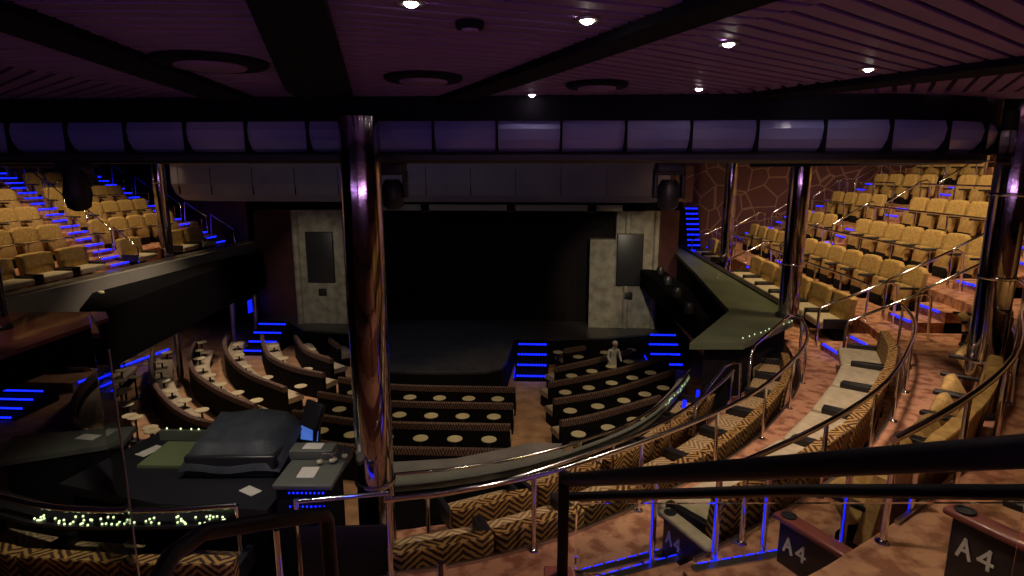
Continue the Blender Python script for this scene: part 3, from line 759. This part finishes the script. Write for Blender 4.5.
def table(x, y, a, lab, group):
    if not TB[1]:
        t = TB[0]; t.location = (x, y, 0); t.rotation_euler = (0, 0, a); t['label'] = lab; t['group'] = group; TB[1] = True
    else: dup(TB[0], (x, y, 0), a, lab, group)
def tables_along(p, s0, s1, n, off, lab, group):
    for i in range(n):
        s = s0+(s1-s0)*i/max(1, n-1); (x, y), a = at(p, s); table(x-math.sin(a)*off, y+math.cos(a)*off, a, lab.replace('#', ORD[i]), group)
# centre block
CY = [15.15, 14.0, 12.75, 11.5]
for i, y in enumerate(CY):
    r = ['row by the stage', 'second row from the stage', 'third row from the stage', 'row under the balcony'][i]
    p = couch([(-3.3-.15*i, y+.55), (-2.2, y+.16), (-1.0, y), (1.72, y+.02)], f'straight zigzag-topped couch of the centre block, {r}', 'centre block couches', 1)
    L = arcl(p)[-1]
    tables_along(p, L-.45-.76*5, L-.45, 6, -.42, f'pale round centre table, {r}, # from far side', 'centre block tables') if i < 3 else None
# near block (stage right-hand seats), rows rising towards the near balcony
NB = [([(3.15, 18.75), (3.85, 19.2)], 1), ([(2.85, 16.9), (4.0, 17.75), (5.3, 18.85)], 4), ([(2.65, 15.6), (4.35, 16.65), (6.4, 18.3)], 5), ([(2.76, 14.38), (4.27, 15.17), (6.3, 16.9)], 5), ([(2.9, 13.05), (3.75, 13.5), (5.5, 14.8)], 3), ([(3.1, 11.9), (4.2, 12.5), (5.2, 13.3)], 0)]
for i, (pts, nt) in enumerate(NB):
    r = ['row by the stage stairs', 'second row from the stage', 'third row from the stage', 'fourth row from the stage', 'fifth row from the stage', 'row under the balcony'][i]
    p = couch(pts, f'zigzag-topped couch of the block by the near balcony, {r}', 'near block couches', 1)
    L = arcl(p)[-1]
    if nt: tables_along(p, .2, .2+.76*(nt-1), nt, -.44, f'pale round near-block table, {r}, # from aisle', 'near block tables')
for q, (x, y) in enumerate([(2.92, 18.95), (4.45, 19.0), (5.35, 19.35)]):
    table(x, y, .5, ['pale round table at the head of the near block beside the thrust stairs', 'pale round table before the stage apron near the standing person', 'pale round table before the stage apron by the under-balcony stairs'][q], 'near block tables')
# far block, six curving couches
FBK = [[(-10.9, 17.2), (-10.0, 14.6), (-8.6, 12.6), (-6.9, 11.4), (-5.9, 11.0)],
       [(-10.33, 18.05), (-8.66, 15.53), (-7.11, 13.81), (-5.88, 12.82), (-5.03, 12.47)],
       [(-9.4, 18.91), (-8.68, 17.39), (-7.57, 15.85), (-6.15, 14.57), (-4.73, 13.62)],
       [(-8.9, 20.1), (-8.48, 19.1), (-7.44, 17.46), (-6.05, 15.94), (-4.47, 14.82)],
       [(-7.6, 20.0), (-7.1, 19.04), (-6.16, 17.54), (-4.98, 16.54), (-3.85, 16.0)],
       [(-6.34, 19.9), (-5.3, 18.3), (-4.1, 17.3)],
       [(-5.0, 19.6), (-4.4, 18.8)]]
FN = ['outermost row under the far balcony', 'second row from the far side', 'third row from the far side', 'fourth row from the far side', 'fifth row from the far side', 'sixth row from the far side', 'short row beside the thrust']
FT = ['', 'second far row', 'third far row', 'fourth far row', 'fifth far row', 'sixth far row', 'short far row']
for i, pts in enumerate(FBK):
    p = couch(pts, f'sweeping curved couch of the far block, {FN[i]}', 'far block couches', 1)
    L = arcl(p)[-1]; n = [7, 8, 8, 8, 5, 3, 1][i]
    tables_along(p, .5, L-.1, n, -.72 if i else 1.1, f'pale round table, # from the wall end, behind couch of {FT[i]}' if i else 'pale round table, # from the wall end, before the outermost far couch', 'far block tables')
# side lounge under the far balcony
for i, (x, y) in enumerate([(-11.7, 19.3), (-12.2, 17.8)]):
    t = thing('lounge_sofa', ['tan sofa under the far balcony, the one by the stage end', 'tan sofa under the far balcony, the one away from the stage'][i], 'sofa', (x, y, .235), math.radians(-80))
    MB().box((0, 0, .22), (1.3, .7, .3), bev=.05).obj('seat', 'beige', t); MB().box((0, -.32, .55), (1.3, .16, .5), bev=.05).obj('backrest', 'gold2', t)
    for s in (-1, 1): MB().box((s*.62, 0, .4), (.12, .7, .35), bev=.03).obj('armrest', 'black', t)
o = MB().prism([(-11.5, 16.15), (-10.87, 19.8), (-10.87, 22.5), (-20, 22.5), (-20, 16.15)], 0, .3).obj('floor_lounge', 'carpet2'); struct(o)
tag(led(MB(), (-11.44, 16.3), (-10.84, 19.75), .27, 40, .05).obj('led_strip_light', 'led'), 'long blue LED strip edging the raised lounge under the far balcony', 'LED strip')
t = thing('lounge_steps', 'blue-lit wide steps at the outer corner of the stalls floor', 'stairs', (-12.2, 14.2, 0))
for i in range(4):
    MB().box((-12.2, 14.3+.36*i, .05+.055*i), (1.5, .36, .10+.11*i)).obj('step', 'matt', t)
    led(MB(), (-12.75, 14.1+.36*i), (-11.55, 14.1+.36*i), .09+.11*i, 12, .04).obj('led_strip', 'led', t)
rel(t, t.location)
tag(led(MB(), (-9.0, 22.6), (-9.0, 22.0), 1.3, 4, .5).obj('wall_light', 'ledsoft'), 'blue glowing wall light in the corridor beside the far stage stairs', 'wall light')

# ------------------------------------------------------------------ person standing in the near block
def skin_body(name, joints, edges, m, parent=None, sub_lv=2):
    me = bpy.data.meshes.new(name); me.from_pydata([j[0] for j in joints], edges, []); me.materials.append(M[m])
    o = bpy.data.objects.new(name, me); COL.objects.link(o)
    md = o.modifiers.new('skin', 'SKIN'); 
    for i, j in enumerate(joints): me.skin_vertices[0].data[i].radius = (j[1], j[1]*(j[2] if len(j) > 2 else 1))
    me.skin_vertices[0].data[0].use_root = True
    s = o.modifiers.new('sub', 'SUBSURF'); s.levels = sub_lv; s.render_levels = sub_lv
    for p in me.polygons: p.use_smooth = True
    md.use_smooth_shade = True
    if parent: o.parent = parent
    return o
PS = .84
pr_ = thing('person', 'person with white hair in a pale shirt standing bent among the near block couches', 'person', (4.55, 17.75, 0), math.radians(200))
skin_body('body', [((0, 0, .92), .14, .8), ((0, .02, 1.1), .13, .8), ((0, .08, 1.3), .16, .7), ((0, .13, 1.42), .07), ((0, .19, 1.52), .085), ((0, .2, 1.6), .075),
    ((.19, .1, 1.36), .055), ((.24, .14, 1.1), .042), ((.2, .32, .98), .032), ((-.19, .1, 1.36), .055), ((-.25, .12, 1.1), .042), ((-.22, .3, .96), .032),
    ((.1, 0, .86), .09), ((.11, .04, .5), .06), ((.11, -.02, .1), .045), ((.11, .12, .05), .04), ((-.1, 0, .86), .09), ((-.11, .02, .5), .06), ((-.11, -.04, .1), .045), ((-.11, .1, .05), .04)],
    [(0, 1), (1, 2), (2, 3), (3, 4), (4, 5), (2, 6), (6, 7), (7, 8), (2, 9), (9, 10), (10, 11), (0, 12), (12, 13), (13, 14), (14, 15), (0, 16), (16, 17), (17, 18), (18, 19)], 'shirt', pr_)
MB().lathe([(.03, -.11), (.075, -.06), (.09, 0), (.08, .06), (.03, .1)], (0, .2, 1.6), 14, 1, 1.1).obj('head', 'skin', pr_)
MB().lathe([(.09, -.02), (.102, .02), (.09, .08), (.03, .12)], (0, .18, 1.61), 14, 1, 1.1).obj('hair', 'hair', pr_)

pr_.scale = (PS, PS, PS)
# ------------------------------------------------------------------ control desk
dk = thing('control_desk', 'black control desk with a green pad at the lip of the rear balcony', 'desk', (-.9, 5.7, 2.1))
MB().prism([(-2.45, 5.35), (-2.2, 6.6), (-.3, 6.55), (.3, 6.3), (.3, 5.55), (-.1, 5.5), (-.1, 5.0), (-1.2, 5.05)], 3.26, 3.36).obj('top', 'dark', dk)
MB().prism([(-2.35, 5.4), (-2.1, 6.5), (-.3, 6.45), (.2, 6.2), (.2, 5.6), (-.15, 5.55), (-.15, 5.1), (-1.2, 5.1)], 2.0, 3.26).obj('front', 'matt', dk)
MB().box((-1.55, 6.02, 3.375), (.66, .58, .03), math.radians(2)).obj('pad', 'greenpad', dk)
MB().box((-1.45, 6.42, 3.42), (1.2, .05, .12), math.radians(1)).obj('upstand', 'equip', dk)
rel(dk, dk.location)
light_string('dotted line of small pale lights along the desk upstand', [(-1.98+i*.13+(.04 if i % 3 else 0), 6.43, 3.49) for i in range(9)])
cv = thing('covered_console', 'dark dust cover draped over a mixing console on the control desk', 'mixing console', (-.78, 5.95, 3.36))
mb = MB(); 
g = {}
for i in range(9):
    for j in range(9):
        x = -.5+i/8*1.0; y = -.42+j/8*.84; e = max(abs(x)/.5, abs(y)/.42); z = .30+.18*(y+.42)/.84+.02*math.sin(9*x+3*y)-(.22 if e > .99 else 0)
        g[i, j] = mb.bm.verts.new((x+(.05*x if e > .99 else 0), y, z))
for i in range(8):
    for j in range(8): mb.face([g[i, j], g[i+1, j], g[i+1, j+1], g[i, j+1]], smooth=True)
mb.obj('dust_cover', 'cover', cv)
MB().box((0, 0, .12), (.94, .78, .24), bev=.03).obj('body', 'dark', cv)
cv.rotation_euler = (0, 0, math.radians(4))
hh = thing('monitor_stand', 'hunched black monitor on a bracket beside the dust cover', 'monitor', (-.12, 6.25, 3.36), math.radians(-35))
MB().box((0, 0, .42), (.3, .07, .3), bev=.02, tilt=-.4).obj('screen_case', 'black', hh); MB().tube([(0, 0, 0), (0, .03, .3)], .03).obj('arm', 'black', hh); MB().box((0, 0, .01), (.22, .18, .02), bev=.005).obj('foot', 'dark', hh)
mn = thing('monitor', 'small monitor showing a blue screen on the control desk', 'monitor', (-.18, 6.3, 3.36), math.radians(-12))
MB().box((0, 0, .19), (.25, .03, .2), bev=.008, tilt=-.2).obj('case', 'black', mn); MB().box((0, -.021, .19), (.22, .006, .17), tilt=-.2).obj('display', 'screen', mn); MB().tube([(0, .02, 0), (0, .02, .12)], .02).obj('stand', 'black', mn)
rk = thing('equipment_rack', 'grey-green topped equipment box with rows of blue lamps beside the mirror column', 'equipment box', (.22, 5.28, 2.45), math.radians(3))
MB().box((0, 0, .5), (.5, .46, 1.0), bev=.01).obj('body', 'matt', rk)
MB().box((0, .02, 1.125), (.56, .52, .05), bev=.01).obj('top', 'equip', rk)
MB().box((-.08, .36, 1.2), (.44, .2, .10), bev=.01).obj('shelf', 'equip', rk); MB().box((0, 0, 1.05), (.5, .46, .11), bev=.01).obj('drawer', 'matt', rk)
mb = MB()
for j, z in enumerate((1.07, .93)):
    for i in range(9): mb.lathe([(.008, 0), (.008, .012)], (-.12+i*.04, -.245, z), 6)
mb.obj('indicator_lamp', 'led', rk)
def sheet(lab, x, y, z, w, d, rz, grp='paper sheets on the control desk'):
    mb = MB(); mb.box((0, 0, .003), (w, d, .004)); o = mb.obj('paper_sheet', 'paper'); o.location = (x, y, z); o.rotation_euler = (0, 0, rz); tag(o, lab, 'paper', grp)
sheet('white sheet on the back shelf of the equipment box', .12, 5.64, 3.702, .19, .13, .05)
sheet('printed sheet lying on top of the equipment box', .2, 5.28, 3.602, .17, .21, .08)
sheet('white sheet in front of the dust-covered console', -.42, 5.32, 3.362, .2, .12, -.5)
sheet('white sheet at the outer corner of the green pad', -1.98, 6.1, 3.362, .14, .26, -.35)
kb = thing('keyboard', 'grey keyboard propped beside the blue monitor', 'keyboard', (.0, 5.75, 3.362), math.radians(-38))
MB().box((0, 0, .012), (.36, .12, .022), bev=.006).obj('case', 'equip', kb); MB().box((0, 0, .026), (.33, .09, .008)).obj('keys', 'dark', kb)
for i, x in enumerate((.34, .44)):
    t = thing('headphones', ['headphones by the mirror column, on the stage side', 'headphones by the mirror column, nearer the box'][i], 'headphones', (x-.02, 5.47+i*.05, 3.62), .4+i*.4, 'headphones by the column')
    MB().tube([(.07*math.cos(q*PI/8), 0, .03+.07*math.sin(q*PI/8)) for q in range(9)], .008, 6).obj('headband', 'chrome', t)
    for s in (-1, 1): MB().lathe([(.01, 0), (.03, .005), (.03, .03), (.01, .035)], (s*.07, 0, 0), 10).obj('ear_cup', 'tabletop', t)
# side desk further out
sd = thing('side_desk', 'grey side desk with a glass shield beyond the control desk', 'desk', (-3.2, 5.9, 2.1))
MB().prism([(-3.9, 6.4), (-2.6, 6.75), (-2.45, 6.3), (-3.5, 5.75)], 3.3, 3.36).obj('top', 'equip', sd)
MB().prism([(-3.8, 6.3), (-2.65, 6.65), (-2.5, 6.3), (-3.45, 5.8)], 2.0, 3.3).obj('front', 'matt', sd)
rel(sd, sd.location)
sheet('white sheet lying on the grey side desk', -2.95, 6.4, 3.365, .24, .14, -.1)
# rear rail in front of the control desk, with string lights
dr = [(x, y, 3.43) for x, y in smoothpath([(-4.3, 5.5), (-2.7, 4.97), (-1.9, 4.80), (-.9, 4.84), (-.36, 4.95)], .3)]
rail('desk_rail', 'chrome rail curving behind the control desk', dr, .03, [(dr[2][0], dr[2][1], 3.43, 2.45), (dr[-1][0], dr[-1][1], 3.43, 2.45)], 2.45)
gt = thing('aisle_gate', 'black gate panel under a chrome rail between the control desk and the mirror column', 'gate', (.6, 4.95, 2.45))
MB().box((.64, 4.97, 2.93), (.86, .03, .62), math.radians(5)).obj('panel', 'black', gt)
MB().tube([(.22, 4.93, 3.50), (.62, 4.97, 3.53), (1.08, 5.01, 3.57)], .022, 10).obj('rail', 'chrome', gt)
for q in (.22, 1.06): MB().tube([(q, 4.93+(q-.24)*.1, 2.45), (q, 4.93+(q-.24)*.1, 3.52)], .026, 10).obj('post', 'chrome', gt)
rel(gt, gt.location)
t = thing('light_shelf', 'glossy shelf below the rail behind the control desk', 'shelf', (-1.4, 4.9, 3.0))
sp_ = smoothpath([(-4.2, 5.42), (-2.7, 4.9), (-1.9, 4.74), (-.45, 4.84)], .3)
MB().sweep(sp_, [(0, 0), (0, .03), (-.3, .03), (-.3, 0)], 3.26).obj('shelf', 'dark', t)
rel(t, t.location)
random.seed(4); ps = []
for i in range(60):
    s_ = near(sp_, (-2.35, 4.85))+random.uniform(0, 1.85); (x, y), a = at(sp_, s_); ps.append((x, y+random.uniform(.02, .16), 3.295))
light_string('pale green lights sprinkled on the shelf behind the control desk', ps)
# ------------------------------------------------------------------ black guard rail and posts close to the camera
g = thing('guard_rail', 'thick matt black guard rail with a lower bar climbing past the camera', 'guard rail', (2.6, 2.75, 4.05))
MB().tube([(2.60, 2.77, 5.0), (2.63, 2.72, 5.01), (3.19, 1.66, 5.65), (3.46, 1.17, 5.95), (3.62, .88, 6.12)], .034, 14).obj('top_rail', 'black', g)
MB().tube([(2.61, 2.80, 4.87), (3.42, 2.07, 5.35), (3.82, 1.59, 5.63), (4.1, 1.25, 5.83)], .024, 4).obj('lower_bar', 'black', g)
MB().box((2.60, 2.76, 4.74), (.055, .055, .56), bev=.008).obj('post', 'black', g)
MB().box((2.58, 2.76, 4.25), (.15, .13, .42), bev=.01).obj('foot', 'brownwood', g)
pb = MB(); q = [(2.66, 2.72, 4.5), (3.85, 1.62, 5.2), (3.85, 1.62, 5.58), (2.66, 2.72, 4.88)]
pb.face(q); pb.face([(x+.01, y+.01, z) for x, y, z in q][::-1])
for k in range(4):
    a_, b_ = q[k], q[(k+1) % 4]; pb.face([a_, b_, (b_[0]+.01, b_[1]+.01, b_[2]), (a_[0]+.01, a_[1]+.01, a_[2])])
pb.obj('glass_pane', 'glass', g, weld=True)
rel(g, g.location)

# row-end panels with seat numbers
def letter(mb, ch, x, z, s):
    st = {'A': [((0, 0), (.3, 1)), ((.3, 1), (.6, 0)), ((.12, .38), (.48, .38))], '4': [((.45, 0), (.45, 1)), ((.45, 1), (0, .33)), ((0, .33), (.62, .33))]}[ch]
    for (a, b), (c, d) in st:
        L = math.hypot(c-a, d-b)*s; an = math.atan2(d-b, c-a); b2 = bmesh.new(); bmesh.ops.create_cube(b2, size=1)
        bmesh.ops.scale(b2, vec=(L+.14*s, .006, .16*s), verts=b2.verts)
        mb.merge(b2, Matrix.Translation((x+(a+c)/2*s, 0, z+(b+d)/2*s)) @ Matrix.Rotation(-an, 4, 'Y'))
def end_panel(a, b, zf, za, lab, arm_m):
    """a: front end of the arm, b: its back end"""
    d = V((b[0]-a[0], b[1]-a[1])); an = math.atan2(-d.y, -d.x)-PI/2; c = ((a[0]+b[0])/2, (a[1]+b[1])/2); h = za-zf; L = d.length
    t = thing('row_end_panel', lab, 'seat end panel', (c[0], c[1], zf), an)
    MB().box((0, .0, (h-.03)/2), (.06, L*.86, h-.03), bev=.01).obj('panel', 'dark', t)
    MB().box((0, 0, h), (.13, L, .045), bev=.02).obj('armrest', arm_m, t)
    MB().lathe([(.05, 0), (.056, .01), (.042, .01), (.042, .002)], (0, L/2-.09, h+.024), 18).obj('cup_holder', 'dark', t)
    mb = MB(); letter(mb, 'A', 0, 0, .11); letter(mb, '4', .11, 0, .11)
    n = mb.obj('seat_number', 'whitetext', t); n.location = (-.034, L/2-.1, h-.24); n.rotation_euler = (0, 0, -PI/2)
    return t
end_panel((3.57, 4.95), (3.86, 4.40), 2.95, 3.52, 'dark end panel numbered A4 with pale arm at the zigzag third row', 'beige')
end_panel((4.28, 4.25), (4.58, 3.72), 3.45, 3.95, 'dark end panel numbered A4 at the half-open gold fourth row', 'brownwood')
end_panel((4.92, 3.42), (5.22, 2.85), 4.05, 4.52, 'dark end panel numbered A4 with cup holder at the fifth rear row', 'brownwood')
# aisle between the rear rows and the camera: steps with silver nosings
t = thing('aisle_stairs', 'carpeted stairs with silver studded nosings at the numbered row ends', 'stairs', (3.2, 4.2, 2.95))
for i, (x, y, z, a, wd) in enumerate([(3.2, 4.72, 3.10, .42, .9), (3.3, 4.45, 3.24, .42, .9), (4.0, 4.12, 3.58, .3, .8)]):
    MB().box((x, y-.2, z-.08), (wd, .5, .16), a).obj('step', 'carpet', t)
    MB().box((x-.0*math.sin(a), y+.05, z+.005), (wd, .07, .02), a).obj('nosing', 'brushed', t)
    led(MB(), (x-wd*.45*math.cos(a), y+.09-wd*.45*math.sin(a)), (x+wd*.45*math.cos(a), y+.09+wd*.45*math.sin(a)), z, 7, .02).obj('led_strip', 'led', t)
rel(t, t.location)
for i, (x, y, z0, z1) in enumerate([(3.81, 4.2, 3.45, 4.27), (4.21, 4.3, 3.45, 4.27), (4.72, 4.15, 3.45, 4.37), (5.17, 4.15, 3.45, 4.38), (3.42, 4.6, 2.95, 4.0)]):
    t = thing('stair_post', ['blue-lit chrome post by the zigzag row end panel', 'blue-lit chrome post before the zigzag third row', 'blue-lit chrome post before the gold fourth row end', 'blue-lit chrome post between the fourth and fifth row ends', 'thin blue-lit post at the foot of the numbered stairs'][i], 'post', (x, y, z0), group='blue-lit posts at the numbered rows')
    MB().tube([(0, 0, 0), (0, 0, z1-z0)], .024, 10).obj('shaft', 'chrome', t); MB().lathe([(.05, 0), (.05, .012), (.025, .03)], (0, 0, 0), 12).obj('foot', 'chrome', t)
    MB().box((-.02, -.02, (z1-z0)*.55), (.008, .008, (z1-z0)*.6)).obj('led_strip', 'ledsoft', t)

# ------------------------------------------------------------------ hung stage lights, downlights, ceiling fittings
def mover(x, y, zt, lab, s=1):
    t = thing('moving_head_light', lab, 'stage light', (x, y, zt), group='stage lights under the rim')
    s *= .82
    MB().box((0, 0, -.05*s), (.34*s, .26*s, .12*s), bev=.02*s).obj('base', 'black', t)
    mb = MB()
    for q in (-1, 1): mb.box((q*.17*s, 0, -.26*s), (.05*s, .14*s, .34*s), bev=.015*s)
    mb.box((0, 0, -.12*s), (.36*s, .16*s, .05*s), bev=.015*s); mb.obj('yoke', 'black', t)
    MB().lathe([(.08*s, -.22*s), (.13*s, -.17*s), (.15*s, .05*s), (.09*s, .16*s)], (0, 0, -.36*s), 16).obj('head', 'black', t)
mover(.88, 6.3, 6.57, 'black stage light hanging beside the big mirror column'); mover(3.75, 6.35, 6.57, 'black stage light hanging before the near end of the stage header')
t = thing('hanging_speaker', 'black pear-shaped speaker hanging before the far balcony', 'speaker', (-2.62, 6.35, 6.56))
MB().box((0, 0, -.03), (.34, .16, .1), bev=.02).obj('bracket', 'black', t); MB().lathe([(.05, -.50), (.11, -.46), (.14, -.32), (.11, -.12), (.08, -.02)], (0, 0, -.0), 16).obj('body', 'black', t)
for i, x in enumerate((-1.6, 1.3, 4.0)):
    t = thing('stage_spotlight', ['small black spotlight on the header bar, the one beside the far portal', 'small black spotlight on the header bar above mid stage', 'small black spotlight on the header bar, the one beside the near portal'][i], 'stage light', (x, 20.3, 5.3), group='spotlights on the header bar')
    MB().box((0, 0, -.05), (.34, .3, .3), bev=.03).obj('body', 'black', t); MB().box((0, .02, .14), (.42, .08, .08), bev=.01).obj('clamp', 'black', t)
DL = [(2.68, 3.02, 1.0), (3.5, 3.6, .9), (3.8, 5.5, .8), (2.35, 5.85, .6), (4.72, 4.52, .8), (5.2, 5.4, .8), (1.92, 2.68, .8), (4.9, 5.7, .4)]
DLN = ['between the first two dark beams', 'close to the slatted field by the camera', 'beside the wide dark beam', 'near the ring above mid stage', 'at the slatted field by the fins', 'by the ring above the near rows', 'nearest the camera over the aisle', 'tucked beside the ring valance']
for i, (x, y, s) in enumerate(DL):
    DLN[6] = 'directly over the camera aisle'
    t = thing('downlight', f'small bright ceiling downlight {DLN[i]}', 'ceiling light', (x, y, 7.2), group='bright ceiling downlights')
    MB().lathe([(.045, -.012), (.05, -.016), (.06, -.012), (.06, .0), (.045, .0)], (0, 0, 0), 20).obj('bezel', 'brushed', t)
    MB().lathe([(.001, -.03), (.02*(.6+.4*s), -.024), (.034*(.6+.4*s), -.012), (.03, 0)], (0, 0, 0), 16).obj('lens', 'lamp', t)
for i, (x, y, r) in enumerate([(.3, 4.0, .36), (1.55, 4.75, .30), (2.9, 5.2, .26), (2.12, 3.06, .07)]):
    t = thing('ceiling_speaker', ['dark round ceiling speaker between the outer beams', 'dark round ceiling speaker before the ring above the column', 'dark round ceiling speaker beyond the wide beam', 'tiny dark ceiling disc by the first downlights'][i], 'ceiling speaker', (x, y, 7.2))
    MB().lathe([(r*.75, -.035), (r*.95, -.03), (r, -.015), (r, 0)], (0, 0, 0), 24).obj('housing', 'beam', t)
    MB().lathe([(r*.3, -.05), (r*.6, -.045), (r*.62, -.03)], (0, 0, 0), 24).obj('grille', 'purple', t)
# amber wall lamp
t = thing('wall_lamp', 'glowing amber lamp beside the ring, behind the near mirror column', 'wall lamp', (7.1, 6.95, 6.98))
MB().box((0, 0, .0), (.09, .09, .24), bev=.02).obj('shade', 'amber', t); MB().box((.03, .05, .05), (.1, .03, .42), bev=.01).obj('bracket', 'brushed', t)
# glass shield panels at the far side of the desk
for i, (a, b, z0, z1) in enumerate([((-1.9, 5.4), (-.85, 4.25), 2.95, 5.15)]):
    t = thing('glass_shield', 'tall clear glass shield with a pale edge behind the control desk', 'glass panel', (a[0], a[1], z0))
    dx, dy = b[0]-a[0], b[1]-a[1]; L = math.hypot(dx, dy)
    MB().box((dx/2, dy/2, (z1-z0)/2), (L, .012, z1-z0), math.atan2(dy, dx)).obj('pane', 'glass', t)
    MB().tube([(dx, dy, 0), (dx, dy, z1-z0)], .008, 6).obj('edge', 'brushed', t)
# dark sloping handrail at the bottom
rail('sloping_handrail', 'dark sloping handrail bending down past the camera behind the control desk', [(1.66, 2.08, 4.9), (1.66, 2.07, 5.17), (1.66, 2.04, 5.21), (1.54, 1.84, 5.30), (1.43, 1.65, 5.38), (1.42, 1.50, 5.40), (1.46, 1.33, 5.38)], .028, (), 4.05, m='black')
t = thing('aisle_stairs', 'LED-studded step nosings below the black aisle gate', 'stairs', (.55, 4.3, 2.6))
for i, (y, z) in enumerate([(4.42, 2.75), (4.16, 2.95)]):
    MB().box((.5, y-.13, z-.06), (1.1, .27, .12), math.radians(4)).obj('step', 'carpet', t)
    MB().box((.5, y-.01, z+.006), (1.1, .05, .014), math.radians(4)).obj('nosing', 'brushed', t)
    led(MB(), (0, y-.03), (1.0, y+.04), z+.018, 16, .012).obj('led_strip', 'led', t)
rel(t, t.location)

t = thing('chrome_post', 'short chrome post rising at the bottom edge behind the zigzag seats', 'post', (2.11, 2.04, 4.05))
MB().tube([(0, 0, 0), (0, 0, .97)], .016, 10).obj('shaft', 'chrome', t); MB().lathe([(.05, 0), (.05, .012), (.02, .03)], (0, 0, 0), 12).obj('foot', 'chrome', t)
t = thing('chrome_post', 'short chrome post in front of the black aisle gate', 'post', (.33, 4.3, 2.95))
MB().tube([(0, 0, 0), (0, 0, .68)], .028, 10).obj('shaft', 'chrome', t); MB().lathe([(.06, 0), (.06, .012), (.03, .03)], (0, 0, 0), 12).obj('foot', 'chrome', t)
